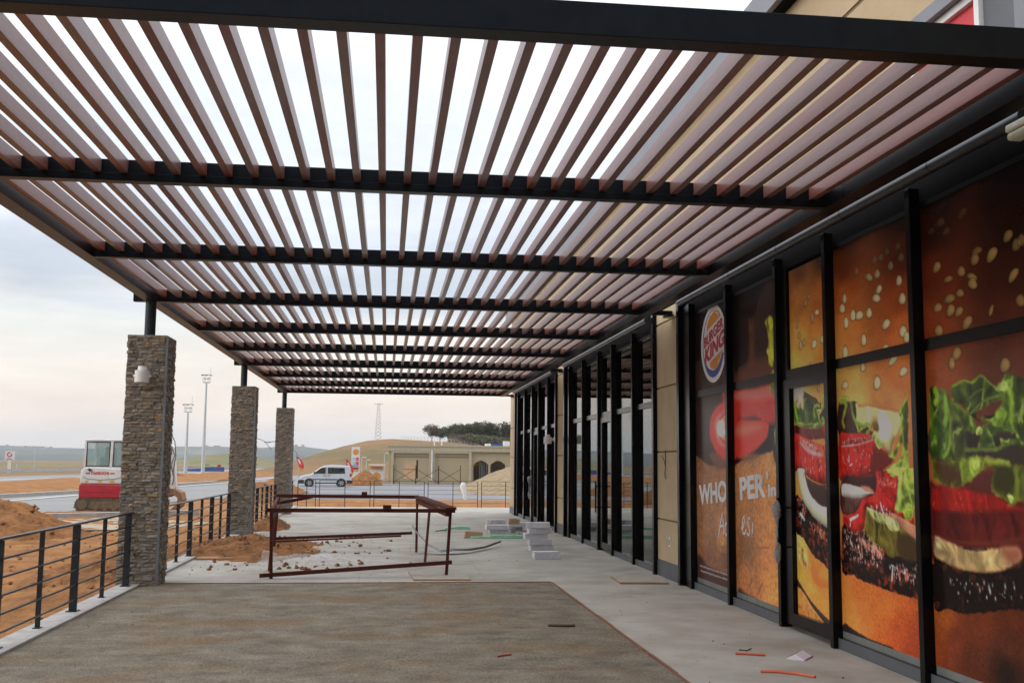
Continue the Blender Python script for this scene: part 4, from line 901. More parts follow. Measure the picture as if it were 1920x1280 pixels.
            blend(I, ss(.5-(d-w*1.2)/(2*soft))*np.clip(tap, 0, 1), np.array(col, float)[None]*(.9+.3*np.exp(-d/w))[:, None])
        elif t == 'S':
            _, (cy, cz), a_, b_, ang, kk = op; I = sub([(cy-b_*1.6, cz-b_*1.6), (cy+b_*1.6, cz+b_*1.6)], 20)
            if not len(I): continue
            ca, sa = math.cos(R(ang)), math.sin(R(ang)); u = -(Y[I]-cy); v = Z[I]-cz; U = u*ca+v*sa; V = -u*sa+v*ca
            tp = 1+.30*np.clip(V/b_, -1, 1); e_ = np.hypot(U/(a_*(1.15-.25*np.clip(V/b_, -1, 1))), V/b_)
            sh = ss((1.35-e_)/.5)*.45*kk; C[I] = C[I]*(1-sh[:, None])
            base = np.array((150, 122, 76.)); loc = np.array((206, 188, 140.)) if cy > 7800 else np.array((174, 138, 80.))
            amb = np.clip(C[I].mean(1)/60, .45, 1.0)[:, None]
            c = loc[None]*(1.0-.35*np.clip(e_, 0, 1)**3)[:, None]*(1+.12*(U/a_))[:, None]*(.45+.55*kk)*(.6+.4*amb)
            blend(I, ss((1.0-e_)/.16+.5)*min(1, kk+.1), c)
        elif t == 'K':
            _, pts, n, col, r, sd_ = op; rs = np.random.RandomState(sd_); p = np.array(pts); c0 = 0
            while c0 < n:
                cy = rs.uniform(p[:, 0].min(), p[:, 0].max()); cz = rs.uniform(p[:, 1].min(), p[:, 1].max())
                if poly_sd(np.array([cy]), np.array([cz]), pts)[0] > 0: continue
                c0 += 1; rr = r*rs.uniform(.7, 2.); e_ = rs.uniform(.6, 2.6); I = np.nonzero((abs(Y-cy) < rr*2.5) & (abs(Z-cz) < rr*4))[0]
                if len(I): blend(I, np.exp(-((Y[I]-cy)/rr)**2-((Z[I]-cz)/(rr*e_))**2)*rs.uniform(.5, 1), np.array(col, float)[None])
        elif t == 'M':
            _, pts, soft, lo_, hi_, bias = op; pts = crom(pts, True, 3); I = sub(pts, soft*2)
            if not len(I): continue
            y, z = Y[I], Z[I]; wob = (fbm(y/30., z/30., k, 3)-.5)*26
            a = ss(.5-(poly_sd(y, z, pts)+wob)/(2*soft)); q = ss((fbm(y/55., z/48., k+3, 5)-.42+bias)/.3)[:, None]*ss((fbm(y/220., z/160., k+8, 3)-.3)/.3)[:, None]
            blend(I, a, np.array(lo_, float)*(1-q)+np.array(hi_, float)*q)
    return C
POSTER_GAIN = 2.1
def film(a, c, z0, z1, label):
    ny, nzv = max(2, int((c-a)/.0095)), max(2, int((z1-z0)/.0068))
    ys = np.linspace(a, c, ny); zs = np.linspace(z0, z1, nzv); YY, ZZ = np.meshgrid(ys, zs)
    y, z = YY.ravel(), ZZ.ravel(); C = np.clip(paint(y*1000, z*1000), 0, 255)/255
    Ln = np.where(C <= .04045, C/12.92, ((C+.055)/1.055)**2.4)*POSTER_GAIN; Ln = np.clip(Ln, 0, .85)
    me = bpy.data.meshes.new('window_poster'); n = len(y)
    me.vertices.add(n); me.vertices.foreach_set('co', np.stack([np.full(n, 4.17), y, z], 1).ravel())
    j, i = np.meshgrid(np.arange(nzv-1), np.arange(ny-1), indexing='ij'); b_ = (j*ny+i).ravel()
    q = np.stack([b_, b_+ny, b_+ny+1, b_+1], 1); m = len(q)
    me.loops.add(m*4); me.loops.foreach_set('vertex_index', q.ravel()); me.polygons.add(m); me.polygons.foreach_set('loop_start', np.arange(m)*4)
    me.update(); me.validate()
    ca = me.color_attributes.new('Col', 'FLOAT_COLOR', 'POINT'); ca.data.foreach_set('color', np.concatenate([Ln, np.ones((n, 1))], 1).ravel())
    me.materials.append(M['film']); o = bpy.data.objects.new('window_poster', me); COL.objects.link(o)
    return tag(o, label, 'poster', 'printed burger film on the glazing')
(a1, c1), (a2, c2), (a3, c3), (a4, c4), (a5, c5) = cells[0]
film(a1, c1, .16, 3.68, 'poster pane with broad dark green lettuce leaves, nearest the camera')
film(a2, c2, .16, 3.68, 'poster pane with white mayonnaise, pickle and seeded bun, between door and lettuce pane')
film(a3+.06, c3-.16, .17, 3.68, 'narrow poster pane on the glass door with a white onion ring')
F4 = film(a4, c4, .16, 3.68, "poster pane with PER'in lettering and yellow lettuce at its edge")
F5 = film(a5, c5, .16, 3.68, 'poster pane with round burger logo and WHO lettering')

def fit_text(name, body, mt, parent, Y0, z0, Y1, z1, h, up=None, **k):
    # lettering from (Y0,z0) to (Y1,z1) along the baseline, h tall
    o = text_mesh(name, body, mt, 1, None, (0, 0, 0), (1, 0, 0), (0, 1, 0), **k); me = o.data
    co_ = np.array([v.co[:] for v in me.vertices]); mn, mxx = co_.min(0), co_.max(0)
    dx = Vector((0, Y1-Y0, z1-z0)); dy = Vector(up).normalized() if up else Vector((0, dx.z, -dx.y)).normalized()
    for v in me.vertices:
        u = (v.co.x-mn[0])/(mxx[0]-mn[0]); w = (v.co.y-mn[1])/(mxx[1]-mn[1])
        v.co = Vector((4.166-v.co.z, Y0, z0))+dx*u+dy*(w*h)
    if parent: o.parent = parent
    return o
zt_ = lambda y: 1.115+(13.865-y)*.0749
for body, ya, yb, par in (('WHO', 13.865, 12.70, F5), ('P', 12.62, 12.43, F5), ('PER', 12.215, 11.355, F4)): fit_text('lettering', body, 'ink_white', par, ya, zt_(ya), yb, zt_(yb), .268, offset=.036)
fit_text('lettering', 'in', 'ink_white', F4, 11.275, 1.308, 11.045, 1.325, .135, offset=.04)
fit_text('lettering', "'", 'ink_white', F4, 11.33, 1.50, 11.27, 1.503, .085, offset=.02)
# handwriting 'Adresi' as brush strokes
def strokes(parent, name, paths, w, mt):
    s = MB()
    for p in paths: s.tube([(4.1645, y, z) for y, z in p], w, 6)
    for i, v in enumerate(s.v): s.v[i] = (4.166+(v[0]-4.1645)*.1, v[1], v[2])
    return s.build(name, mt, parent)
strokes(F5, 'lettering', [[(13.07, .755), (12.98, .92), (12.89, 1.07), (12.875, .95), (12.85, .80)], [(13.0, .885), (12.86, .91)], [(12.70, .92), (12.75, .945), (12.80, .90), (12.80, .82), (12.76, .79), (12.71, .84), (12.69, .94), (12.69, .83), (12.67, .80)]], .016, 'ink_white')
strokes(F4, 'lettering', [[(12.19, .91), (12.12, .93), (12.07, 1.01), (12.09, 1.06), (12.14, 1.02), (12.16, .92), (12.13, .855), (12.07, .86), (12.02, .91)], [(11.88, 1.04), (11.93, 1.05), (11.96, .99), (11.92, .94), (11.90, .88), (11.94, .845), (12.0, .87)], [(11.80, 1.0), (11.815, .88)], [(11.765, 1.08), (11.76, 1.088)]], .016, 'ink_white')
fit_text('small_print', 'TM & \u00a9 2013 Burger King Corporation. T\u00fcm haklar\u0131 sakl\u0131d\u0131r. B', 'ink_soft', F5, 13.885, .303, 12.56, .303, .034)
fit_text('small_print', 'Corporation. Burger King markas\u0131 ve amblemleri tek s', 'ink_soft', F5, 13.84, .243, 12.56, .243, .034)
# round burger logo
LC = (13.185, 3.207)
def flat(name, pts, mt, d, parent):
    s = MB(); n = len(pts); x1 = 4.1695-d
    s.add([(x1, LC[0]-h, LC[1]+v) for h, v in pts], [list(range(n))]); return s.build(name, mt, parent, fix=False)
ell = lambda a, b, t0=0, t1=360, n=64: [(a*math.cos(R(t0+(t1-t0)*i/n)), b*math.sin(R(t0+(t1-t0)*i/n))) for i in range(n+(0 if t1-t0 == 360 else 1))]
lg = flat('logo', ell(.535, .502), 'logowhite', .0005, F5)
def ring(name, t0, t1, th, mt, d):
    s = MB(); n = 60; x1 = 4.1695-d
    for i in range(n+1):
        t = R(t0+(t1-t0)*i/n); q = th(i/n)
        for r in (1., 1-q): s.v.append((x1, LC[0]-.46*r*math.cos(t)-.012*(1-r)*0, LC[1]+.437*r*math.sin(t)))
    for i in range(n): s.f.append([2*i, 2*i+1, 2*i+3, 2*i+2]); s.mi.append(0); s.c.append(None)
    return s.build(name, mt, lg, fix=False)
ring('blue_swoosh', 82, 338, lambda u: .012+.05*min(1, u/.3)+.15*max(0, min(1, (u-.45)/.2))*(1-.35*max(0, (u-.8)/.2)), 'logoblue', .001)
flat('bun', [(-.275, .195), (-.262, .25), (-.22, .31), (-.13, .37), (0, .412), (.12, .425), (.23, .40), (.30, .345), (.305, .32)], 'logoorange', .0015, lg)
flat('bun', [(-.165, -.235), (-.13, -.295), (-.04, -.33), (.09, -.335), (.22, -.29), (.33, -.20), (.395, -.105)], 'logoorange', .0015, lg)
strokes(lg, 'highlight', [[(LC[0]-.13, LC[1]+.39), (LC[0]-.21, LC[1]+.37), (LC[0]-.255, LC[1]+.31)]], .011, 'logowhite')
strokes(lg, 'highlight', [[(LC[0]-.19, LC[1]-.27), (LC[0]-.29, LC[1]-.205), (LC[0]-.35, LC[1]-.13)]], .009, 'logowhite')
fit_text('lettering', 'BURGER', 'logored', lg, 13.575, 3.175, 12.765, 3.375, .145, up=(0, 0, 1), offset=.03, spacing=1.05)
fit_text('lettering', 'KING', 'logored', lg, 13.555, 2.955, 12.735, 3.152, .215, up=(0, -.12, 1), offset=.042, spacing=1.05)
fit_text('mark', 'R', 'logored', lg, 12.68, 3.12, 12.65, 3.125, .03)

# ------------------------------------------------------------------ things on the terrace
def rbox(name, label, cat, mt, size, loc, rz, group=None, bevel=.004):
    x, y, z = size
    o = MB().box(-x/2, x/2, -y/2, y/2, 0, z).build(name, mt, bevel=bevel, loc=loc); o.rotation_euler = (0, 0, rz)
    for v in o.data.vertices: v.co += Vector((random.uniform(-.002, .002), random.uniform(-.002, .002), 0))
    return tag(o, label, cat, group)
fr = thing('rusty_table_frame', 'rusty welded steel table frame standing on the terrace', 'steel frame')
FL, FR_, BR, BL = (-1.585, 15.5), (.905, 15.72), (.585, 19.9), (-1.99, 19.75)
T = {'FL': (-1.61, 15.5, .985), 'FR': (.955, 15.72, .975), 'BR': (.585, 19.9, .985), 'BL': (-1.93, 19.75, 1.0)}
for (bx, by), k in zip((FL, FR_, BR, BL), ('FL', 'FR', 'BR', 'BL')):
    MB().obox((bx, by, 0), T[k], .043, .043).build('leg', 'rust', fr)
MB().obox((-1.68, 15.46, .955), (1.02, 15.72, .945), .05, .055).box(.02-.055, .02+.065, 15.55, 15.61, .965, 1.03).build('front_rail', 'rust', fr)
MB().obox((-1.98, 19.78, 1.02), (.62, 19.93, 1.01), .05, .06).box(-.44, -.34, 19.8, 19.86, 1.03, 1.10).build('back_rail', 'rust', fr)
s = MB()
for u in np.arange(.0, 1., .0715):
    a = Vector((.955, 15.62, .98)); b = Vector((.60, 20.0, 1.01)); p = a+(b-a)*u; q = a+(b-a)*(u+.066)
    if .52 < u < .56: continue
    s.obox(p, q, .16, .03+.012*random.random())
s.build('end_plate', 'rust', fr)
MB().obox((.905, 15.68, .90), (.58, 19.95, .93), .05, .07).build('end_rail', 'rust', fr)
MB().obox((-1.62, 15.6, .93), (-1.95, 19.8, .97), .05, .06).obox((-1.6, 15.5, .82), (-1.66, 17, .95), .05, .05).obox((-1.9, 19.5, .9), (-1.35, 19.9, 1.0), .05, .05).build('end_rail', 'rust', fr)
MB().obox((-1.74, 15.44, .045), (.98, 15.68, .205), .048, .055).build('low_rail', 'rust', fr)
MB().obox((-2.02, 19.8, .25), (.5, 19.95, .345), .05, .05).obox((-2.02, 19.75, .20), (.3, 19.9, .295), .04, .03).build('low_rail', 'rust', fr)
MB().obox((.66, 17.6, .0), (.74, 17.9, .94), .036, .036).build('brace', 'rust', fr)
MB().obox((-1.72, 16.5, 0), (-1.70, 16.9, .95), .036, .036).build('brace', 'rust', fr)
rebase(fr, (-.4, 17.7, 0))
# black and grey sheet hanging from the frame's far leg to the floor
s = MB(); pts = [(.50, 19.9, .47), (.60, 19.72, .33), (.78, 19.5, .16), (1.0, 19.35, .055), (1.25, 19.45, .075), (1.55, 19.7, .05), (1.9, 20.4, .04), (2.3, 21.2, .09)]; ws = [.09, .13, .16, .16, .14, .10, .10, .04]
for p, w in zip(pts, ws): s.v += [(p[0], p[1]-w, p[2]), (p[0], p[1], p[2]+.025), (p[0], p[1]+w, p[2])]
for i in range(len(pts)-1):
    for k in range(2): s.f.append([3*i+k, 3*i+k+1, 3*i+k+4, 3*i+k+3]); s.mi.append(1 if i < 3 and k == 0 else 0); s.c.append(None)
o = s.build('plastic_sheet_strip', ['blackstrip', 'greysheet'], fix=False); so_ = o.modifiers.new('t', 'SOLIDIFY'); so_.thickness = .006
tag(o, 'crumpled black and grey sheet strip hanging off the rusty frame', 'sheet')

BS = (.445, .22, .105)
G = 'loose white building blocks on the terrace'
px = lambda x, y: (x-724.6)/1979.2*y
rbox('building_block', 'single white block lying alone in front of the stack', 'block', 'block', (.45, .22, .13), (px(1023, 18.55)+.0, 18.5, .0), R(3), G)
z = 0; xs_ = [1014, 1011, 1006, 1011, 1008]; lab = ['bottom white block of the stack of five', 'second white block from the bottom of the stack of five', 'middle white block of the stack of five, set back to the wall side', 'second white block from the top of the stack of five', 'topmost white block of the stack of five']
for i, (x, l) in enumerate(zip(xs_, lab)):
    rbox('building_block', l, 'block', 'block', BS, (px(x, 20.3)-.02*(i == 2), 20.3+(.03 if i == 2 else random.uniform(-.04, .02)), z), R(random.uniform(-7, 6)), G); z += .1065
rear = [(937, 24.9, 0, .50, 'low pale block under the overhanging one in the rear heap', 2), (930, 24.85, .1065, .50, 'wide white block lying flat across the rear heap', 4), (917, 25.2, .213, .13, 'small upright block end on the left of the rear heap', 0), (926.5, 25.2, .213, .1, 'thin upright block end beside the small one on the rear heap', 3), (939, 25.3, .213, .2, 'short block with a brown side on top of the rear heap', -4),
        (966, 26.2, 0, .36, 'hidden lower block at the wall end of the rear heap', -8), (972, 26.0, .1065, .52, 'long white block at the wall end of the rear heap', 3), (952, 25.5, .0, .3, 'tilted grey block between the two rear stacks', 24)]
for x, y, z, L_, l, rz in rear: rbox('building_block', l, 'block', 'block', (L_, .22, .105), (px(x, y), y, z), R(rz), G)
o = MB().prism([(-.12, 0), (.12, 0), (.14, .1), (.02, .13), (-.1, .12)], 'y', -.12, .12).build('cardboard_scrap', 'cardboard', loc=(px(957, 25.9), 25.3, .213)); tag(o, 'torn brown carton lying on top of the rear block heap', 'carton')
o = MB().prism([(-.21, 0), (.2, 0), (.21, .13), (-.17, .15)], 'y', -.1, .1).build('cardboard_box', 'cardboard', loc=(px(887, 23.6), 23.6, 0), bevel=.006); tag(o, 'flattened brown cardboard box on the floor left of the blocks', 'cardboard box')
o = MB().box(-.62, .62, -.07, .07, 0, .045).box(-.2, .62, -.05, .1, .0455, .075).build('foam_board', 'foamgreen', loc=(px(935, 23.5), 23.5, 0), bevel=.01); o.rotation_euler = (0, 0, R(4)); tag(o, 'long pale green foam board at the foot of the rear blocks', 'foam board')
o = MB().prism([(-.33, 0), (.33, 0), (.33, .055), (.1, .075), (-.3, .04)], 'y', -.08, .08).build('foam_board', 'foamgreen', loc=(px(857, 26.7), 26.7, 0), bevel=.008); tag(o, 'short pale green foam strip lying out on the open floor', 'foam board')
o = MB().tube([(px(818, 25.8), 25.8, .012), (px(828, 25.9), 25.9, .02), (px(838, 26.1), 26.1, .012)], .012, 6).build('dark_stick', 'darkwood'); tag(o, 'thin dark stick beside the green foam strip', 'stick')
s = MB(); rnd = random.Random(4)
for k in range(16):
    a = rnd.uniform(0, 6.3); r = rnd.uniform(.02, .16); c = Vector((px(975, 24.2)+math.cos(a)*r*1.4, 24.1+math.sin(a)*r, .02+rnd.random()*.05)); s.tube([c, c+Vector((rnd.uniform(-.1, .1), rnd.uniform(-.06, .06), rnd.uniform(-.02, .07))), c+Vector((rnd.uniform(-.15, .15), rnd.uniform(-.06, .06), rnd.uniform(-.015, .03)))], .012, 5)
tag(s.build('strap_tangle', 'bag'), 'tangle of pale packing strap beside the block stack', 'strap tangle')
# boards and sheets lying on the floor
def slab(name, label, cat, pts, h, mt, edge=None):
    s = MB(); n = len(pts); s.prism(pts, 'z', .001, h); o = s.build(name, mt)
    if edge:
        c = np.mean(pts, 0); q = [(c[0]+(p[0]-c[0])*1.006, c[1]+(p[1]-c[1])*1.006) for p in pts]
        MB().prism(q, 'z', .0015, h-.004).build('board_edge', edge, o)
    return tag(o, label, cat)
slab('wooden_board', 'pale dusty board lying in front of the rusty frame', 'board', [(.42, 15.15), (1.22, 15.12), (1.15, 16.35), (.36, 16.3)], .022, 'board', 'boardedge')
slab('wooden_board', 'pale board on the floor against the tan wall strip', 'board', [(3.25, 14.62), (3.92, 14.55), (4.02, 15.35), (3.3, 15.45)], .03, 'board', 'boardedge')
slab('wooden_plank', 'rust brown plank on the floor beside the spilled earth', 'plank', [(-3.12, 18.35), (-2.25, 18.4), (-2.25, 18.75), (-3.12, 18.7)], .03, 'boardedge')
s = MB(); gx = np.linspace(0, 1, 22); gy = np.linspace(0, 1, 14)
s.grid([-2.05+1.6*t for t in gx], [17.4+1.5*t for t in gy], lambda x, y: max(.006, .16*fbm(np.array([x*3.1]), np.array([y*2.7]), 3, 4)[0]*min(1, (x+2.1)*2.2, (-.42-x)*2.2, (y-17.38)*3, (18.92-y)*3)))
o = s.build('polythene_sheet', 'polythene', smooth=True, fix=False); tag(o, 'crumpled clear plastic sheet on the floor inside the rusty frame', 'plastic sheet')
o = MB().prism([(-1.95, .005), (-1.70, .005), (-1.68, .2), (-1.9, .26)], 'y', 17.2, 17.3).build('polythene_bag', 'polythene', bevel=.02); tag(o, 'upright clear plastic bag beside the rusty frame leg', 'plastic bag')
def bit(name, label, cat, mt, pts, r): return tag(MB().tube(pts, r, 8).build(name, mt, smooth='auto'), label, cat)
bit('orange_tube_piece', 'short straight orange tube piece on the floor by the door', 'tube piece', 'orange', [(3.08, 9.22, .011), (3.18, 9.19, .011), (3.32, 9.13, .011)], .011)
bit('orange_tube_piece', 'longer bent orange tube piece nearest the poster wall base', 'tube piece', 'orange', [(3.02, 8.42, .011), (3.15, 8.40, .011), (3.28, 8.30, .011), (3.37, 8.17, .011)], .012)
bit('wire_scrap', 'thin dark wire scrap beside the straight orange tube', 'wire scrap', 'wire', [(3.18, 9.42, .006), (3.24, 9.38, .006), (3.30, 9.44, .012)], .006)
bit('red_tube_piece', 'small dull red tube piece lying on the screed', 'tube piece', 'redtube', [(.97, 9.15, .022), (1.02, 9.2, .022), (1.10, 9.24, .022)], .009)
bit('dark_stick', 'flat dark stick lying on the screed near its edge', 'stick', 'darkwood', [(1.66, 10.8, .028), (1.82, 10.76, .03), (1.93, 10.78, .026)], .013)
cd = tag(MB().prism([(-.085, 0), (-.075, .004), (.0, .05), (.085, .004), (.09, 0)], 'y', -.12, .12).build('printed_card', 'paper', loc=(3.58, 9.02, .001)), 'folded white printed card lying by the door', 'card'); cd.rotation_euler = (0, 0, R(-38))
s = MB()
for yy in (-.04, .0, .04): s.obox((-.06, yy-.01, .0175), (-.02, yy+.012, .0405), .012, .003)
s.build('printing', 'cardink', cd)
MB().obox((-.068, .065, .0125), (-.012, .065, .0465), .08, .003).build('printing', 'cardgrey', cd)
MB().obox((.083, 0, .009), (.0885, 0, .004), .236, .003).build('dark_flap', 'cardink', cd)
# crumbs
def scatter(name, label, mt, n, box, r0, r1, seed, fz=lambda x, y: 0, w=None):
    rnd = random.Random(seed); s = MB(); k = 0
    while k < n:
        x = rnd.uniform(box[0], box[1]); y = rnd.uniform(box[2], box[3])
        if w and rnd.random() > w(x, y): continue
        k += 1; r = r0+(r1-r0)*rnd.random()**3; c = Vector((x, y, fz(x, y)+r*.3)); o = len(s.v)
        d = [Vector(v)*r*rnd.uniform(.7, 1.3) for v in ((1, 0, 0), (0, 1, 0), (-1, 0, 0), (0, -1, 0), (0, 0, .8), (0, 0, -.6), (.7, .7, .3), (-.7, .6, .3))]
        for v in d: s.v.append(tuple(c+v))
        for f in ((0, 6, 4), (6, 1, 4), (1, 7, 4), (7, 2, 4), (2, 3, 4), (3, 0, 4), (0, 1, 6), (1, 2, 7), (0, 5, 1), (1, 5, 2), (2, 5, 3), (3, 5, 0)): s.f.append([o+i for i in f]); s.mi.append(0); s.c.append(None)
    return tag(s.build(name, mt), label, 'crumbs', kind='stuff')
scatter('earth_crumbs', 'crumbs of orange earth strewn over the pale terrace floor', 'dirtpile', 380, (-3.1, 1.6, 16.5, 24), .008, .055, 8, w=lambda x, y: max(0, 1-abs(x+1.6)/2.4)**1.5)
scatter('screed_grit', 'sandy grit standing up from the rough screed', 'grit', 4200, (-3.1, 2.28, 7.2, 14.8), .002, .007, 19, fz=lambda x, y: .014)
scatter('screed_grit', 'rust brown grit drifted over the rough screed', 'gritbrown', 1500, (-3.1, 2.3, 7.2, 14.82), .002, .008, 20, fz=lambda x, y: .014, w=lambda x, y: max(0., min(1., (fbm(np.array([x*.8]), np.array([y*1.3]), 4, 3)[0]-.5)*5)))
scatter('floor_grit', 'dark grit specks scattered over the terrace and screed', 'darkwood', 420, (-3.0, 4.0, 7.5, 30), .003, .011, 9)

# ------------------------------------------------------------------ ground outside
def gh(x, y):
    d = 0
    if x < -3.3 and y < 40: d = .10*(fbm(np.array([x*.9]), np.array([y*.9]), 21, 4)[0]-.5)-.02+.18*max(0, 1-abs(x+4.6)/1.6)*(fbm(np.array([y*.5]), np.array([3.1]), 5, 3)[0])
    return -.33+d
s = MB(); gx_ = np.linspace(-12.6, -3.46, 130); gy_ = np.concatenate([np.linspace(-4, 6, 20), np.linspace(6.1, 44, 400)]); GX, GY = np.meshgrid(gx_, gy_)
GZ = -.35+.10*(fbm(GX*.9, GY*.9, 21, 4)-.5)+.18*np.clip(1-abs(GX+4.6)/1.6, 0, 1)*fbm(GY*.5, GX*0+3.1, 5, 3)+.13*(fbm(GX*2.3, GY*2.3, 22, 4)-.5)+.07*(np.abs(fbm(GX*5, GY*5, 23, 3)-.5))
s.v = [tuple(p) for p in np.stack([GX, GY, GZ], -1).reshape(-1, 3)]
for j in range(len(gy_)-1):
    for i in range(129): s.f.append([j*130+i, j*130+i+1, (j+1)*130+i+1, (j+1)*130+i]); s.mi.append(0); s.c.append(None)
structure(s.build('dirt_ground', 'dirt', smooth=True, fix=False))
s = MB().add([(-6000, -300, -.52), (6000, -300, -.52), (6000, 9000, -.52), (-6000, 9000, -.52)], [(0, 1, 2, 3)]); structure(s.build('ground', 'meadow', fix=False))
s = MB().add([(-12.6, 39.7, -.36), (16, 39.7, -.36), (20, 64, -.5), (-9.5, 64, -.5), (-11, 50, -.4)], [(0, 1, 2, 3, 4)]); structure(s.build('dirt_strip', 'dirt', fix=False))
s = MB().add([(-12.9, -20, -.31), (-11.9, 39, -.34), (-9.9, 60, -.44), (-6.5, 105, -.497), (-10, 200, -.50), (-19, 200, -.50), (-15.6, 105, -.49), (-18.2, 72, -.46), (-20.4, 56, -.42), (-24, 30, -.36), (-29, -20, -.33)], [tuple(range(11))]); structure(s.build('road', 'asphalt', fix=False))
s = MB().add([(-9.9, 60, -.436), (-1.4, 61.5, -.48), (5, 60, -.492), (22, 60, -.492), (22, 108, -.492), (-6.5, 108, -.49)], [(0, 1, 2, 3, 4, 5)]); structure(s.build('yard', 'yard', fix=False))
s = MB()
def ribbon(pts, w, z, mi=0):
    for (a, b) in zip(pts, pts[1:]):
        a, b = Vector((*a, z)), Vector((*b, z)); d = (b-a).normalized(); n = Vector((-d.y, d.x, 0))*w/2; s.add([a-n, b-n, b+n, a+n], [(0, 1, 2, 3)], mi)
ribbon([(-19.4, 42), (-18.4, 54.5), (-17.6, 65.5), (-16.3, 86), (-14.9, 102), (-13, 150)], .22, -.40); structure(s.build('road_marking', 'roadline', fix=False))
def kerbline(name, pts, w, z0, z1, m='kerb'):
    s = MB()
    for a, b in zip(pts, pts[1:]): s.obox((*a, (z0+z1)/2), (*b, (z0+z1)/2), w, z1-z0)
    return structure(s.build(name, m))
kerbline('road_kerb', [(-26, 25), (-20.7, 60.4), (-19.0, 70), (-16.2, 105)], .35, -.6, -.27)
kerbline('near_kerb', [(-13.0, 36.2), (-11.2, 37.5), (-9.2, 38.8), (-6.9, 40.5)], .3, -.6, -.17)
s = MB().add([(-11.4, 37, -.325), (-8.9, 38.6, -.325), (-5.5, 35, -.325), (-6.4, 31.5, -.325), (-11.5, 31, -.325)], [(0, 1, 2, 3, 4)]); structure(s.build('gravel_apron', 'paleground', fix=False))
# raised dirt strip between the two roads, then the far road
s = MB(); xs = list(np.linspace(0, 1, 14)); ys = list(np.linspace(20, 260, 90))
sx0 = lambda y: -20.9+(y-60.4)*.052; sx1 = lambda y: -33.1+(y-96)*.105
for y in ys:
    for t in xs:
        x = sx0(y)+(sx1(y)-sx0(y)-.01)*t; s.v.append((x, y, -.47+.55*math.sin(PI*min(1, t*1.0))*(.4+.9*fbm(np.array([x*.25]), np.array([y*.12]), 31, 3)[0])))
for j in range(len(ys)-1):
    for i in range(13): s.f.append([j*14+i, j*14+i+1, (j+1)*14+i+1, (j+1)*14+i]); s.mi.append(0); s.c.append(None)
structure(s.build('median_dirt', 'dirt', smooth=True, fix=False))
s = MB().add([(-33, 20, -.48), (-31.4, 112, -.48), (-27, 190, -.48), (-18, 330, -.48), (-36, 330, -.48), (-40, 190, -.48), (-47, 112, -.48), (-60, 20, -.48)], [tuple(range(8))]); structure(s.build('far_road', 'asphalt', fix=False))
s = MB(); ribbon([(-40, 60), (-38, 115), (-33.6, 140), (-25, 260)], .5, -.474); structure(s.build('far_road_marking', 'roadline', fix=False))
s = MB(); ps = [(-52, 60), (-46, 134), (-40, 165), (-30, 260)]
for a, b in zip(ps, ps[1:]): s.obox((*a, .2), (*b, .2), .08, .32)
tag(s.build('guard_rail', 'lattice'), 'grey guard rail along the far road', 'guard rail')

# ------------------------------------------------------------------ heaps
def heap(name, label, cat, cx, cy, rx, ry, h, z0, mt, seed, rough=.35, n=44, pw=1.3, kind=None, clods=0, rz=0):
    s = MB(); ca, sa = math.cos(rz), math.sin(rz)
    us = np.linspace(-1.15, 1.15, n)
    U, V = np.meshgrid(us, us); rr = np.sqrt(U**2+V**2)*(1+rough*(fbm(U*2.1+7, V*2.1+3, seed, 4)-.5))
    H = np.clip(1-rr, 0, 1)**(1/pw)*h*(1+rough*.9*(fbm(U*4+1, V*4+9, seed+9, 5)-.5))+rough*.42*min(h, .8)*(fbm(U*11, V*11, seed+20, 4)-.5)*np.clip((1.1-rr)*3, 0, 1)
    H = np.where(rr > 1.05, -.12*h-.04, H)
    for j in range(n):
        for i in range(n): s.v.append((cx+U[j, i]*rx*ca-V[j, i]*ry*sa, cy+U[j, i]*rx*sa+V[j, i]*ry*ca, z0+H[j, i]))
    for j in range(n-1):
        for i in range(n-1): s.f.append([j*n+i, j*n+i+1, (j+1)*n+i+1, (j+1)*n+i]); s.mi.append(0); s.c.append(None)
    rnd = random.Random(seed)
    for k in range(clods):
        a = rnd.uniform(0, 6.28); r_ = rnd.uniform(.15, 1.05); u, v = math.cos(a)*r_, math.sin(a)*r_; i = int((u+1.15)/2.3*(n-1)); j = int((v+1.15)/2.3*(n-1))
        zz = z0+max(0, H[min(j, n-1), min(i, n-1)]); q = (.010+.055*rnd.random()**4)*max(.6, min(1.5, h*2)); c = Vector((cx+u*rx*ca-v*ry*sa, cy+u*rx*sa+v*ry*ca, zz+q*.3)); o = len(s.v)
        for d in ((1, 0, 0), (0, 1, 0), (-1, 0, 0), (0, -1, 0), (0, 0, .9), (0, 0, -.6)): s.v.append(tuple(c+Vector(d)*q*rnd.uniform(.7, 1.3)))
        for f in ((0, 1, 4), (1, 2, 4), (2, 3, 4), (3, 0, 4), (0, 5, 1), (1, 5, 2), (2, 5, 3), (3, 5, 0)): s.f.append([o+i for i in f]); s.mi.append(0); s.c.append(None)
    o = s.build(name, mt, smooth='auto', fix=False); tag(o, label, cat, kind=kind); return o
heap('earth_heap', 'large orange earth heap behind the nearest railing', 'earth heap', -10.35, 29.6, 2.6, 2.4, 1.0, -.33, 'dirtpile', 41, .55, 80, 1.05, clods=160)
heap('earth_heap', 'orange earth spilled through the railing onto the terrace', 'earth heap', -2.62, 20.6, 1.25, 2.4, .28, 0, 'dirtpile', 42, .8, 60, 1.0, clods=420)
heap('earth_heap', 'small earth spill on the terrace before the smallest pillar', 'earth heap', -2.85, 27.2, .55, 1.7, .30, 0, 'dirtpile', 43, .6, 36, 1.0, clods=90)
heap('earth_heap', 'orange earth ridge just outside the second railing bay', 'earth heap', -4.6, 20.5, 1.2, 4.2, .42, -.34, 'dirtpile', 44, .7, 60, 1.1, clods=220)
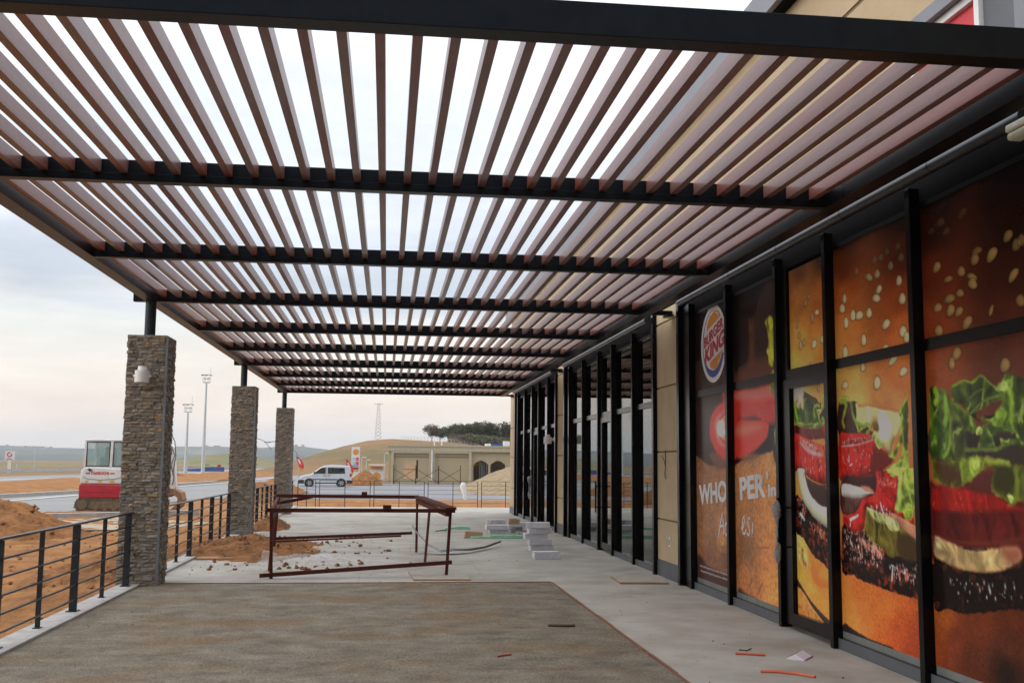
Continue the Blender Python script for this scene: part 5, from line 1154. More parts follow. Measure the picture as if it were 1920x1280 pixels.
heap('earth_heap', 'pointed orange earth heap beyond the third railing bay', 'earth heap', -6.6, 56, 1.9, 2.2, 1.15, -.45, 'dirtpile', 45, .3, 40, 1.1, clods=40)
heap('earth_heap', 'low crumbly earth around the tracks of the excavator', 'earth heap', -10.9, 41.0, 2.6, .8, .12, -.36, 'dirtpile', 46, .8, 40, 1.0, clods=60)
heap('earth_heap', 'rounded orange earth heap between the van and the unfinished building', 'earth heap', -2.0, 99, 1.75, 2.2, 1.42, -.5, 'dirtpile', 47, .25, 40, 1.5)
heap('earth_heap', 'orange earth bank in front of the van bonnet', 'earth heap', -7.4, 72, 2.2, 5., 1.0, -.5, 'dirtpile', 48, .4, 40, 1.2)
heap('earth_heap', 'low orange earth strip beyond the end railing', 'earth heap', -.8, 50, 5.5, 2.3, .28, -.42, 'dirt', 49, .7, 50, .9, clods=60)
heap('sand_heap', 'big pale sand heap beyond the end railing', 'sand heap', 10.2, 80, 5.2, 12, 2.2, -.5, 'sand', 50, .22, 70, 1.15, clods=160)
heap('rubble_heap', 'low earth and rubble heap across the road', 'rubble heap', -24.2, 120, 5.0, 3.5, 1.1, -.5, 'dirtpile', 51, .8, 44, .9, clods=120)
scatter('earth_clods', 'loose clods lying on the orange dirt by the railing', 'dirtpile', 1100, (-9, -3.5, 9, 39), .008, .05, 12, fz=lambda x, y: gh(x, y))

# ------------------------------------------------------------------ excavator
ex = thing('mini_excavator', 'white and red mini excavator parked on the road edge', 'excavator', (-10.42, 42.6, -.345), R(-4)); ex.scale = (.97, .97, .95)
def track(y0, y1):
    pr = []
    for t in np.linspace(PI/2, PI*1.5, 10): pr.append((-.93+.29*math.cos(t), .30+.29*math.sin(t)))
    for t in np.linspace(-PI/2, PI/2, 10): pr.append((.93+.27*math.cos(t), .28+.27*math.sin(t)))
    o = MB().prism(pr, 'y', y0, y1).build('track', 'track', ex)
    s = MB()
    for i in range(len(pr)):
        a, b = Vector((pr[i][0], 0, pr[i][1])), Vector((pr[(i+1) % len(pr)][0], 0, pr[(i+1) % len(pr)][1])); L_ = (b-a).length; k = max(1, int(L_/.09))
        for q in range(k):
            c = a+(b-a)*((q+.5)/k); d = (b-a).normalized(); nn = Vector((d.z, 0, -d.x)); s.obox((c.x+nn.x*.012, y0-.004, c.z+nn.z*.012), (c.x+nn.x*.012, y1+.004, c.z+nn.z*.012), .045, .04, up=(nn.x, 0, nn.z))
    s.build('cleats', 'track', o)
    s = MB(); yy = y0-.02 if y0 < 0 else y1+.02
    for x, r in ((-.93, .19), (.93, .18)): s.tube([(x, y0-.025, .30), (x, y0+.02, .30)], r, 20)
    s.box(-.62, .70, y0-.02, y0-.002, .16, .44)
    for x in (-.4, -.05, .3, .6): s.tube([(x, y0-.022, .13), (x, y0-.004, .13)], .09, 14)
    s.build('track_wheels', 'mud', o)
track(-.78, -.46); track(.46, .78)
MB().box(-.55, .55, -.5, .5, .3, .56).build('undercarriage', 'exblack', ex)
MB().prism([(-1.30, .18), (-1.22, .16), (-.92, .52), (-.98, .56)], 'y', -.72, .72).build('dozer_blade', 'exblack', ex)
MB().prism([(-1.10, .62), (-1.04, .56), (.95, .56), (.95, 1.12), (-1.10, 1.12)], 'y', -.80, .80).build('counterweight', 'exred', ex, bevel=.05)
MB().prism([(-.85, .80), (.25, .80), (.40, .98), (-.95, .98)], 'y', -.812, -.803).build('side_panel', 'exred', ex, bevel=.004)
MB().prism([(-1.06, 1.125), (1.0, 1.125), (1.0, 1.72), (-.6, 1.80), (-.93, 1.78), (-1.06, 1.62)], 'y', -.79, .79).build('engine_cover', 'exwhite', ex, bevel=.05)
s = MB()
for x0, x1 in ((-.86, -.74), (.08, .26), (-.36, -.22)): s.box(x0, x1, -.797, -.7905, 1.19, 1.27)
s.build('yellow_decal', 'yellow', ex)
text_mesh('lettering', 'TAKEUCHI', 'redink', .145, ex, (-.66, -.7915, 1.50), (1, 0, 0), (0, 0, 1), offset=.008)
MB().box(-.86, -.69, -.795, -.7905, 1.52, 1.565).box(.08, .26, -.795, -.7905, 1.52, 1.565).build('decal_bar', 'signmaroon', ex)
MB().tube([(-.93, -.795, 1.42), (-.8, -.795, 1.33), (-.3, -.795, 1.29), (.3, -.795, 1.33), (.75, -.795, 1.46)], .012, 6).build('cover_seam', 'exgrey', ex)
cb = MB()
for x in (-.93, .08, .62):
    for y in (-.72, .45): cb.obox((x, y, 1.72), (x+.02, y, 2.82), .07 if x != .08 else .1, .07)
for y in (-.72, .45): cb.obox((-.96, y, 1.76), (.65, y, 1.76), .07, .09)
for x in (-.93, .62): cb.obox((x, -.72, 1.76), (x, .45, 1.76), .07, .09)
cab = cb.build('cab_frame', 'exwhite', ex)
MB().box(-.95, .68, -.76, .49, 2.815, 2.90).build('roof', 'exwhite', cab, bevel=.03)
for x0, x1 in ((-.89, .03), (.13, .585)):
    MB().box(x0+.04, x1-.04, -.722, -.716, 1.85, 2.76).build('window', 'exglass', cab)
    MB().box(x0, x1, -.735, -.71, 1.805, 1.849).box(x0, x1, -.735, -.71, 2.761, 2.80).box(x0, x0+.039, -.735, -.71, 1.8495, 2.7605).box(x1-.039, x1, -.735, -.71, 1.8495, 2.7605).build('window_seal', 'exblack', cab)
MB().box(-.88, .55, .44, .45, 1.85, 2.76).build('window', 'exglass', cab)
MB().box(-.50, -.02, -.35, .15, 1.65, 2.22).prism([(-.48, 2.2), (-.42, 2.62), (-.1, 2.62), (-.04, 2.2)], 'y', .08, .2).build('seat', 'exgrey', cab, bevel=.05)
MB().prism([(-.70, 1.62), (-.78, 1.70), (-.70, 1.74), (-.60, 1.66)], 'y', -.84, -.78).build('mirror', 'exblack', ex)
bm_ = MB().prism([(.6, .95), (.9, .90), (1.25, 2.05), (2.25, 2.42), (2.32, 2.58), (2.12, 2.62), (1.0, 2.25)], 'y', -.12, .12).build('boom', 'exwhite', ex, bevel=.02)
MB().tube([(.9, 0, 1.0), (1.3, -.0, 2.0)], .06, 12).build('hydraulic_ram', 'exgrey', bm_)
st = MB().prism([(x+.12, z) for x, z in [(2.10, 2.72), (2.22, 2.60), (2.34, 1.0), (2.20, .86), (2.08, .92), (1.98, 2.4)]], 'y', -.11, .11).build('stick', 'exwhite', ex, bevel=.015)
MB().tube([(2.2, -.14, 2.68), (2.38, -.14, 2.3), (2.24, -.14, 1.9), (2.38, -.14, 1.4), (2.32, -.14, 1.1)], .014, 6).build('hose', 'exblack', st)
pr = [(x-.80, z) for x, z in [(2.72, .88), (2.98, .98), (3.28, .93), (3.52, .80), (3.60, .52), (3.50, .22), (3.25, .06), (3.12, .10), (3.38, .34), (3.40, .58), (3.22, .72), (3.0, .60), (2.8, .62)]]
bk = MB().prism(pr, 'y', -.33, .33).build('bucket', 'bucket', ex, bevel=.01)
s = MB()
for y in (-.28, -.1, .1, .28): s.prism([(2.4, .06), (2.22, .0), (2.38, .12)], 'y', y-.035, y+.035)
s.build('bucket_teeth', 'bucket', bk)

# ------------------------------------------------------------------ van
vn = thing('van', 'silver passenger van with black bumpers on the yard', 'van', (-5.15, 92.5, -.49), R(184))
prof = [(2.12, .30), (2.2, .55), (2.15, .78), (1.95, .92), (1.2, 1.07), (.48, 1.62), (.15, 1.76), (-.5, 1.82), (-1.6, 1.80), (-2.02, 1.74), (-2.14, 1.2), (-2.18, .6), (-2.16, .32)]
b_ = MB().prism(prof, 'y', -.87, .87).build('body', 'van', vn, bevel=.06)
def tri(pts, y, sgn, nm, m):
    MB().prism(pts, 'y', y, y+.012*sgn).build(nm, m, vn)
for sg_ in (-1, 1):
    y = .872*sg_
    tri([(1.02, 1.12), (.45, 1.55), (.30, 1.60), (.02, 1.62), (.02, 1.10)], y, sg_, 'window', 'vanglass')
    tri([(-.16, 1.10), (-.16, 1.62), (-1.55, 1.60), (-1.62, 1.12)], y, sg_, 'window', 'vanglass')
    MB().box(-1.0, 1.1, y, y+.02*sg_, .60, .66).build('side_moulding', 'vanblack', vn)
    MB().box(-1.0, .9, y, y+.02*sg_, .27, .36).build('sill_trim', 'vanblack', vn)
    for hx in (.12, -.28): MB().box(hx-.09, hx+.09, y, y+.035*sg_, .93, .97).build('door_handle', 'vanblack', vn)
    MB().box(-.06, -.05, y, y+.008*sg_, .4, 1.65).build('door_gap', 'vanblack', vn)
    MB().box(.86, 1.02, y+.0*sg_, y+.16*sg_, 1.10, 1.26).build('mirror', 'vanblack', vn, bevel=.03)
    MB().box(-2.17, -2.0, .66*sg_, .885*sg_, .86, 1.12).build('tail_light', 'tail', vn, bevel=.02)
    for wx in (1.38, -1.30):
        MB().tube([(wx, y*.98, .32), (wx, y+.012*sg_, .32)], .40, 26).build('wheel_arch', 'vanblack', vn)
        w = MB().tube([(wx, .70*sg_, .315), (wx, .90*sg_, .315)], .315, 28).build('wheel', 'tyre', vn, smooth='auto')
        s = MB().tube([(wx, .90*sg_, .315), (wx, .905*sg_, .315)], .075, 14)
        for k in range(5):
            t = 2*PI*k/5; s.obox((wx, .906*sg_, .315), (wx+math.cos(t)*.205, .906*sg_, .315+math.sin(t)*.205), .085, .012, up=(0, 1, 0))
        s.tube([(wx+.205*math.cos(2*PI*k/24), .902*sg_, .315+.205*math.sin(2*PI*k/24)) for k in range(25)], .016, 6, caps=False)
        s.build('rim', 'rim', w)
    MB().box(-1.7, .3, .70*sg_-.015, .70*sg_+.015, 1.83, 1.865).build('roof_bar', 'rim', vn)
MB().prism([(2.26, .26), (2.27, .56), (2.1, .60), (1.80, .58), (1.80, .26)], 'y', -.89, .89).build('front_bumper', 'vanblack', vn, bevel=.04)
MB().prism([(-2.26, .28), (-2.26, .56), (-1.75, .58), (-1.75, .30)], 'y', -.89, .89).build('rear_bumper', 'vanblack', vn, bevel=.03)
MB().prism([(1.16, 1.10), (.50, 1.60), (.44, 1.585), (1.10, 1.09)], 'y', -.74, .74).build('windscreen', 'vanglass', vn)

# ------------------------------------------------------------------ unfinished service building
ub = thing('unfinished_building', 'single storey beige unfinished building behind the yard', 'building')
BX0, BX1, BYF, Z0, Z1 = .2, 17., 106., -.5, 3.28
bx = lambda x: (x-724.6)/1979.2*BYF
s = MB(); wy0, wy1 = BYF, BYF+.4
w0, w1, wz0, wz1 = bx(757), bx(783), .05, 1.85
a0, a1 = bx(886), bx(914); c0, c1 = bx(918), bx(946)
s.box(BX0, w0, wy0, wy1, Z0, 2.55).box(w1, a0, wy0, wy1, Z0, 2.55).box(w0, w1, wy0, wy1, Z0, wz0).box(w0, w1, wy0, wy1, wz1, 2.55)
s.box(BX0, BX1, wy0, wy1, 2.55, Z1).box(a1, c0, wy0, wy1, Z0, 2.55).box(c1, BX1, wy0, wy1, Z0, 2.55)
for (p, q) in ((a0, a1), (c0, c1)):
    arc = [(p, 1.45)]+[(p+(q-p)*t, 1.45+.42*math.sin(PI*t)) for t in np.linspace(0, 1, 13)]+[(q, 2.55), (p, 2.55)]
    s.prism(arc[1:], 'y', wy0, wy1)
MB_ = s.build('front_wall', 'render', ub)
s = MB().box(BX0, BX0+.3, wy1, 116, Z0, Z1).box(BX0, (753-724.6)/1979.2*116, 115.7, 116, Z0, Z1).box((787-724.6)/1979.2*116, BX1, 115.7, 116, Z0, Z1); s.build('side_wall', 'render', ub)
MB().box(BX0+.3, BX1, wy1, 115.7, 3.0, 3.1).build('roof_slab', 'render', ub)
for (p, q) in ((738, 803), (814, 877)):
    MB().box(bx(p)-.28, bx(p), BYF-.22, BYF, Z0, 2.55).box(bx(q), bx(q)+.28, BYF-.22, BYF, Z0, 2.55).box(bx(p)-.28, bx(q)+.28, BYF-.22, BYF, 2.5505, 2.72).build('wall_pier', 'renderlt', ub)
    MB().box(bx(p), bx(q), BYF-.05, BYF-.001, 2.16, 2.20).build('lintel_line', 'joint', ub)
MB().box(BX0-.15, BX1, BYF-.3, BYF-.0, 3.2, 3.34).box(BX0-.05, BX1, BYF-.24, BYF, 2.725, 3.195).build('parapet', 'renderlt', ub)
MB().tube([(bx(808.5), BYF-.3, -.1), (bx(808.5), BYF-.3, 2.85)], .07, 12).build('downpipe', 'signwhite', ub)
MB().box(w0-.001, w1, BYF-.02, BYF+.03, .92, .97).box(w1-.16, w1, BYF+.05, BYF+.35, wz0, wz1).build('window_frame', 'dark', ub)
MB().box(a0+.8, a1, BYF+2.2, BYF+2.3, Z0, 2.5).build('dark_door', 'vanglass', ub)
for x in np.linspace(a0+.8, a1-.05, 4): MB().box(x, x+.08, BYF+2.15, BYF+2.199, Z0, 2.5).build('door_frame', 'signwhite', ub)
MB().box(a0-.2, a0+.8, BYF+2.1, BYF+2.4, 1.35, 1.75).build('yellow_panel', 'yellow', ub)
for x, h in ((815, .45), (829, .45)): MB().tube([(bx(x), BYF+3, 3.1), (bx(x), BYF+3, 3.3+h)], .06, 8).build('vent_pipe', 'signwhite', ub)
MB().box(bx(945), bx(956), BYF+1, BYF+2, 3.35, 3.85).box(bx(912), bx(922), BYF+2, BYF+3, 3.35, 3.6).build('roof_unit', 'signwhite', ub)
MB().box(bx(922), bx(944), BYF+2, BYF+3, 3.35, 3.62).build('roof_panel', 'blue', ub)
rebase(ub, (8, 110, -.5))
def scaffold(x0, x1, label):
    t = thing('scaffold_frame', label, 'scaffold', group='thin rusty scaffold frames before the beige building')
    y = BYF-1.6
    for x in (x0, x1): MB().tube([(x, y, -.5), (x, y, 1.35)], .035, 6).build('upright', 'rust', t)
    MB().tube([(x0, y, 1.0), (x1, y, -.3)], .022, 5).tube([(x0, y+.06, -.3), (x1, y+.06, 1.0)], .022, 5).build('cross_brace', 'rust', t)
    rebase(t, ((x0+x1)/2, y, -.5))
bq = lambda x: (x-724.6)/1979.2*(BYF-1.6)
scaffold(bq(738), bq(779), 'scaffold frame crossing the window opening'); scaffold(bq(779.5), bq(821), 'scaffold frame by the white downpipe'); scaffold(bq(821.5), bq(862), 'scaffold frame before the blank recessed wall')
s = MB(); rnd = random.Random(2); cz = [(0, .9, .05), (.02, .85, .16), (-.02, .7, .2), (.04, .5, .16), (.1, .3, .12), (.14, .15, .14), (.17, .03, .06)]; n = 12
for dx, z, r in [(c_[0], .25+c_[1]*.75, c_[2]*.55) for c_ in cz]:
    for k in range(n): q = r*rnd.uniform(.75, 1.25); s.v.append((2.83+dx*.6+math.cos(2*PI*k/n)*q, 39.40+math.sin(2*PI*k/n)*q*.35-.08, z))
for i in range(len(cz)-1):
    for k in range(n): s.f.append([i*n+k, i*n+(k+1) % n, (i+1)*n+(k+1) % n, (i+1)*n+k]); s.mi.append(0); s.c.append(None)
tag(s.build('plastic_bag', 'bagwhite', smooth=True), 'white plastic bag tied to the end railing', 'plastic bag')

# ------------------------------------------------------------------ petrol station pieces
at = lambda x, Y: (x-724.6)/1979.2*Y
zt = lambda x, y, Y: 1.65+(865.6+(x-724.6)*.0091-y)/1979.2*Y
def shell(name, cx, y, cz, r, parent):
    pts = [(cx+r*math.cos(R(a)), cz+r*math.sin(R(a))*.95) for a in np.linspace(-35, 215, 26)]+[(cx-.32*r, cz-.95*r), (cx+.32*r, cz-.95*r)]
    o = MB().prism([(cx+(p[0]-cx)*1.13, cz+(p[1]-cz)*1.13) for p in pts], 'y', y-.02, y).build(name, 'signred', parent)
    MB().prism(pts, 'y', y-.04, y-.021).build('shell_face', 'signyellow', o)
    s = MB()
    for a in (50, 70, 90, 110, 130): s.obox((cx, y-.045, cz-.85*r), (cx+.92*r*math.cos(R(a)), y-.045, cz+.88*r*math.sin(R(a))), .045*r, .008, up=(0, 1, 0))
    s.build('shell_rib', 'signred', o); return o
Y = 140.
tx0, tx1, tzt = at(660.5, Y), at(675.5, Y), zt(668, 838.5, Y)
to = thing('price_totem', 'tall white petrol price totem with yellow shell emblem', 'price sign', ((tx0+tx1)/2, Y, -.5)); cx = 0.; w = tx1-tx0; H = tzt+.5
MB().box(-w/2, w/2, 0, .35, 0, H).build('sign_body', 'signwhite', to, bevel=.02)
shell('shell_emblem', 0, -.002, H-.63, .33, to)
for i, z in enumerate((H-1.42, H-1.66, H-1.98, H-2.2)):
    MB().box(.05, .40, -.03, -.001, z-.1, z+.1).build('price_panel', 'pricered', to); MB().box(-.42, .02, -.03, -.001, z-.09, z+.09).build('name_panel', 'pricecyan', to)
MB().box(-.43, .42, -.03, -.001, H-2.5, H-2.38).build('teal_band', 'teal', to); MB().box(-.43, .42, -.03, -.001, H-2.88, H-2.62).build('maroon_band', 'signmaroon', to); MB().box(-.43, .42, -.03, -.001, H-3.15, H-2.95).build('yellow_band', 'yellow', to)
Y = 132.
kx0, kx1 = at(694, Y), at(722, Y)
ki = thing('station_kiosk', 'small white and yellow petrol kiosk left of the beige building', 'kiosk', ((kx0+kx1)/2, Y, -.5)); w = kx1-kx0; H = zt(708, 870, Y)+.5
MB().box(-w/2+.05, w/2-.1, .3, 2.5, 0, H-.35).build('kiosk_wall', 'signwhite', ki)
MB().box(-w/2-.1, w/2+.05, -.1, 2.6, H-.18, H).build('canopy', 'signwhite', ki)
MB().box(-w/2-.05, w/2, -.04, 2.55, H-.44, H-.181).build('canopy_band', 'yellow', ki); MB().box(-w/2+.3, w/2-.3, -.06, -.041, H-.42, H-.3).build('band_sign', 'signred', ki)
shell('shell_emblem', -.05, .29, H-1.45, .42, ki)
MB().tube([(w/2-.1, 0, 0), (w/2-.1, 0, H-.2)], .06, 8).build('post', 'lattice', ki)
def feather_flag(x, y0, y1, Y, lean, label):
    t = thing('feather_flag', label, 'flag', (at(x, Y), Y, -.5), 0, 'red feather flags of the petrol station')
    zb, ztp = zt(x, y1, Y)+.5, zt(x, y0, Y)+.5; h = ztp-zb
    MB().tube([(lean*0, 0, 0), (-lean*.3, 0, zb+h*.5), (-lean, 0, ztp)], .03, 6).build('pole', 'lattice', t)
    s = MB(); n = 10
    for i in range(n+1):
        u = i/n; zz = ztp-h*u; xx = -lean*(1-u); w = .62*math.sin(PI*min(1, .12+u*.8))**.6; s.v += [(xx, 0, zz), (xx+w*.5, .06*math.sin(u*7), zz-.08), (xx+w, .03, zz-.16)]
    for i in range(n):
        for k in range(2): s.f.append([3*i+k, 3*i+k+1, 3*i+k+4, 3*i+k+3]); s.mi.append(1 if i > 7 else 0); s.c.append(None)
    o = s.build('cloth', ['flag', 'yellow'], t, fix=False); m = o.modifiers.new('t', 'SOLIDIFY'); m.thickness = .01
    s = MB()
    for i in range(4): s.box(-lean*(1-.3)+.12+.07*i, -lean*.7+.27+.07*i, -.03, -.021, ztp-h*(.22+.11*i)-.16, ztp-h*(.22+.11*i))
    s.build('flag_lettering', 'signwhite', t)
feather_flag(567, 855, 880, 112, .45, 'red feather flag standing apart in front of the grassy mound')
feather_flag(651, 860, 887, 122, .1, 'red feather flag partly hidden behind another beside the totem'); feather_flag(658, 861, 888, 118, .55, 'leaning red feather flag with yellow foot beside the totem')
def street_lamp(x, yt, Y, label, dbl=False):
    t = thing('street_lamp', label, 'street lamp', (at(x, Y), Y, -.5), 0, None); h = zt(x, yt, Y)+.5
    MB().tube([(0, 0, 0), (0, 0, h)], [.07, .045], 8).build('pole', 'mast', t)
    for sg_ in ((-1, 1) if dbl else (1,)):
        MB().tube([(0, 0, h-.1), (sg_*(2.4 if dbl else .3), 0, h+.05)], .035, 6).build('arm', 'mast', t)
        x0 = sg_*(2.4 if dbl else .3); MB().box(x0-.25, x0+.25, -.1, .1, h+.0, h+.1).build('lamp_head', 'signwhite', t)
street_lamp(679, 858, 120, 'short street lamp between the totem and the kiosk'); street_lamp(721, 850, 118, 'taller street lamp beside the kiosk roof'); street_lamp(688, 862, 150, 'faint thin street lamp behind the kiosk')
street_lamp(102, 838, 230, 'faint double armed street lamp behind the white sign', True)
o = MB().tube([(at(72, 190), 190, -.5), (at(72, 190), 190, zt(72, 868, 190))], .09, 8).build('slim_pole', 'mast'); tag(o, 'slim grey pole before the far mound, right of the round sign', 'pole')
o = MB().box(at(683, 118)-.0, at(692, 118), 118, 118.3, -.5, .35).box(at(687.5, 118)-.12, at(687.5, 118)+.12, 117.95, 118.05, .35, .8).build('green_sign', 'signgreen'); tag(o, 'small green sign before the kiosk', 'sign')
def high_mast(x, yt, Y, label):
    t = thing('high_mast_light', label, 'mast light', (at(x, Y), Y, -.5), 0, 'tall mast lights along the far road'); h = zt(x, yt, Y)+.5; k = Y/150
    MB().tube([(0, 0, 0), (0, 0, h-1.2*k)], [.27*k, .11*k], 12).build('mast', 'mast', t, smooth='auto')
    s = MB().tube([(.5*k*math.cos(a), .5*k*math.sin(a), h-1.1*k) for a in np.linspace(0, 2*PI, 17)], .035*k, 6, caps=False)
    s.tube([(.5*k*math.cos(a), .5*k*math.sin(a), h-.55*k) for a in np.linspace(0, 2*PI, 17)], .03*k, 6, caps=False)
    for a in np.linspace(0, 2*PI, 7)[:-1]: s.tube([(.5*k*math.cos(a), .5*k*math.sin(a), h-1.1*k), (.5*k*math.cos(a), .5*k*math.sin(a), h-.3*k)], .025*k, 5)
    s.obox((-.5*k, 0, h-1.1*k), (.5*k, 0, h-1.1*k), .08*k, .08*k); s.build('lamp_cage', 'lattice', t)
    for dx in (-.5, 0, .5): MB().prism([(dx*k-.22*k, h-.18*k), (dx*k+.20*k, h-.06*k), (dx*k+.20*k, h+.0), (dx*k-.20*k, h-.05*k)] if dx <= 0 else [(dx*k-.20*k, h-.06*k), (dx*k+.22*k, h-.18*k), (dx*k+.20*k, h-.05*k), (dx*k-.20*k, h)], 'y', -.3*k, .3*k).build('floodlight', 'exgrey', t)
    MB().tube([(.5*k, 0, h-.3*k), (.5*k, 0, h+1.1*k)], .02*k, 5).build('lightning_rod', 'lattice', t)
high_mast(27, 804, 190, 'mast light furthest left, above the round emblem sign'); high_mast(364, 761, 158, 'shorter mast light beside the second stone pillar'); high_mast(394.5, 707, 146, 'tallest mast light beside the second stone pillar')
Y = 175.
sn = thing('emblem_sign', 'white square sign on a post with a round red and blue emblem', 'sign', (at(59, Y), Y, -.5)); z1 = zt(59, 846, Y)+.5; z0 = zt(59, 862, Y)+.5; w = (z1-z0)/2
MB().box(-w, w, 0, .2, z0, z1).build('sign_board', 'signwhite', sn); MB().box(-.22, .22, .02, .18, 0, z0).build('post', 'signwhite', sn)
for (t0, t1, m_) in ((60, 200, 'signred'), (-120, 20, 'logoblue'), (200, 240, 'pricered')):
    s = MB(); c = (0, (z0+z1)/2+.12)
    for i in range(13):
        t = R(t0+(t1-t0)*i/12)
        for r in (.24, .40): s.v.append((r*math.cos(t), -.02, c[1]+r*math.sin(t)))
    for i in range(12): s.f.append([2*i, 2*i+1, 2*i+3, 2*i+2]); s.mi.append(0); s.c.append(None)
    s.build('emblem', m_, sn, fix=False)
MB().box(-.42, .42, -.03, -.001, z0+.10, z0+.22).build('name_bar', 'signred', sn)
o = MB().tube([(at(32, 100)-.0, 100, -.5), (at(36, 100), 100, zt(35, 868, 100)-.75)], .09, 8).build('marker_post', 'post_red'); tag(o, 'leaning red marker post beside the road', 'marker post')
Y = 210.
hb = MB().box(at(366, Y), at(432, Y), Y, Y+.4, -.5, zt(400, 874.5, Y)).build('blue_hoarding', 'blue'); tag(hb, 'long blue hoarding beside the far road', 'hoarding')
o = thing('toll_sign', 'yellow and green sign above the blue hoarding', 'sign', (at(402, Y), Y, -.5)); zz = zt(402, 875, Y)+.5
MB().box(-.35, .35, -.1, .1, zz+.0, zz+.28).build('yellow_half', 'yellow', o); MB().box(-.35, .35, -.1, .1, zz+.281, zz+.55).build('green_half', 'signgreen', o); MB().tube([(0, .05, 0), (0, .05, zz)], .05, 6).build('post', 'lattice', o)
o = thing('toll_sign', 'red sign with a cross above the blue hoarding', 'sign', (at(423, Y), Y, -.5)); zz = zt(423, 876, Y)+.5
MB().box(-.32, .32, -.1, .1, zz, zz+.62).build('sign_board', 'signred', o); MB().tube([(0, .05, 0), (0, .05, zz)], .05, 6).build('post', 'lattice', o)
MB().obox((-.2, -.11, zz+.1), (.2, -.11, zz+.5), .1, .02, up=(0, 1, 0)).obox((-.2, -.125, zz+.5), (.2, -.125, zz+.1), .1, .02, up=(0, 1, 0)).build('cross', 'signmaroon', o)
# lattice pylon on the mound
Y = 420.
py_ = thing('electric_pylon', 'lattice electricity pylon standing behind the earth mound', 'pylon', (at(708, Y), Y, 4)); h = zt(708, 759, Y)-4; w0 = 1.5
s = MB(); lv = np.linspace(0, 1, 15)
wd = lambda u: 1.55*(1-u)+.42*u
for a, b in zip(lv, lv[1:]):
    for sx_ in (-1, 1):
        for sy_ in (-1, 1): s.tube([(sx_*wd(a), sy_*wd(a), a*h), (sx_*wd(b), sy_*wd(b), b*h)], .05, 4, caps=False)
    for sy_ in (-1, 1): s.tube([(-wd(a), sy_*wd(a), a*h), (wd(b), sy_*wd(b), b*h)], .05, 4, caps=False); s.tube([(wd(a), sy_*wd(a), a*h), (-wd(b), sy_*wd(b), b*h)], .05, 4, caps=False)
    for sx_ in (-1, 1): s.tube([(sx_*wd(a), -wd(a), a*h), (sx_*wd(b), wd(b), b*h)], .05, 4, caps=False)
s.build('lattice_tower', 'lattice', py_); MB().obox((-1.7, 0, h), (1.7, 0, h), .12, .2).obox((-.8, 0, h+.02), (0, 0, h+.5), .08, .08).obox((.8, 0, h+.02), (0, 0, h+.5), .08, .08).build('cross_arm', 'lattice', py_)

# ------------------------------------------------------------------ hills and trees
def ridge(name, cx, cy, rx, ry, prof, mt, z0=-.6, n=60, ny=26, seed=1, rough=.12, fall=1.):
    s = MB(); us = np.linspace(-1, 1, n); vs_ = np.linspace(-1, 1, ny)
    for v in vs_:
        for u in us:
            hh = np.interp(u, [p[0] for p in prof], [p[1] for p in prof]); k = max(0., 1-abs(v)**1.6)**fall
            s.v.append((cx+u*rx, cy+v*ry, z0+hh*k*(1+rough*(fbm(np.array([u*6.+9]), np.array([v*5+4]), seed, 4)[0]-.5))))
    for j in range(ny-1):
        for i in range(n-1): s.f.append([j*n+i, j*n+i+1, (j+1)*n+i+1, (j+1)*n+i]); s.mi.append(0); s.c.append(None)
    return structure(s.build(name, mt, smooth=True, fix=False))
Y = 215.
def prof_from(pts, Y, cx, rx, z0=-.6): return [((at(x, Y)-cx)/rx, max(0, zt(x, y, Y)-z0)) for x, y in pts]
cx, rx = at(720, Y), at(1000, Y)-at(720, Y)
ridge('earth_mound_hill', cx, Y, rx, 55, prof_from([(455, 900), (500, 882), (545, 868), (600, 850), (650, 836), (690, 827), (735, 823.5), (780, 825), (830, 828), (880, 834), (930, 836), (1000, 842)], Y, cx, rx), 'meadow', seed=3, rough=.06)
Y = 330.; cx, rx = at(80, Y), at(300, Y)-at(80, Y)
ridge('left_mound_hill', cx, Y, rx, 70, prof_from([(-150, 900), (-60, 886), (0, 872), (40, 868), (90, 866.5), (130, 871), (165, 880), (230, 888), (300, 896)], Y, cx, rx), 'mound', seed=4, rough=.05)
Y = 480.; cx, rx = at(445, Y), at(640, Y)-at(445, Y)
ridge('green_hill', cx, Y, rx, 110, prof_from([(250, 900), (320, 875), (370, 862), (420, 852), (450, 850), (490, 858), (520, 868), (580, 880), (640, 895)], Y, cx, rx), 'mound', seed=5, rough=.05)
Y = 2300.; cx, rx = 0, at(2300, Y)-at(724, Y)
ridge('far_hills', cx, Y, rx, 420, prof_from([(-850, 842), (-400, 832), (-100, 836), (0, 836), (60, 837), (120, 840), (200, 842), (330, 838), (420, 838), (500, 840), (560, 836), (640, 846), (760, 850), (1000, 846), (1500, 842), (2300, 840)], Y, cx, rx), 'farhill', seed=6, rough=.05, n=120)
Y = 1500.; cx, rx = at(200, Y), at(1300, Y)-at(200, Y)
ridge('middle_hills', cx, Y, rx, 260, prof_from([(-900, 870), (-300, 862), (0, 856), (150, 852), (300, 858), (420, 856), (560, 852), (800, 870), (1300, 880)], Y, cx, rx), 'farhill', seed=8, rough=.1, n=90)
rnd = random.Random(6); hp = None
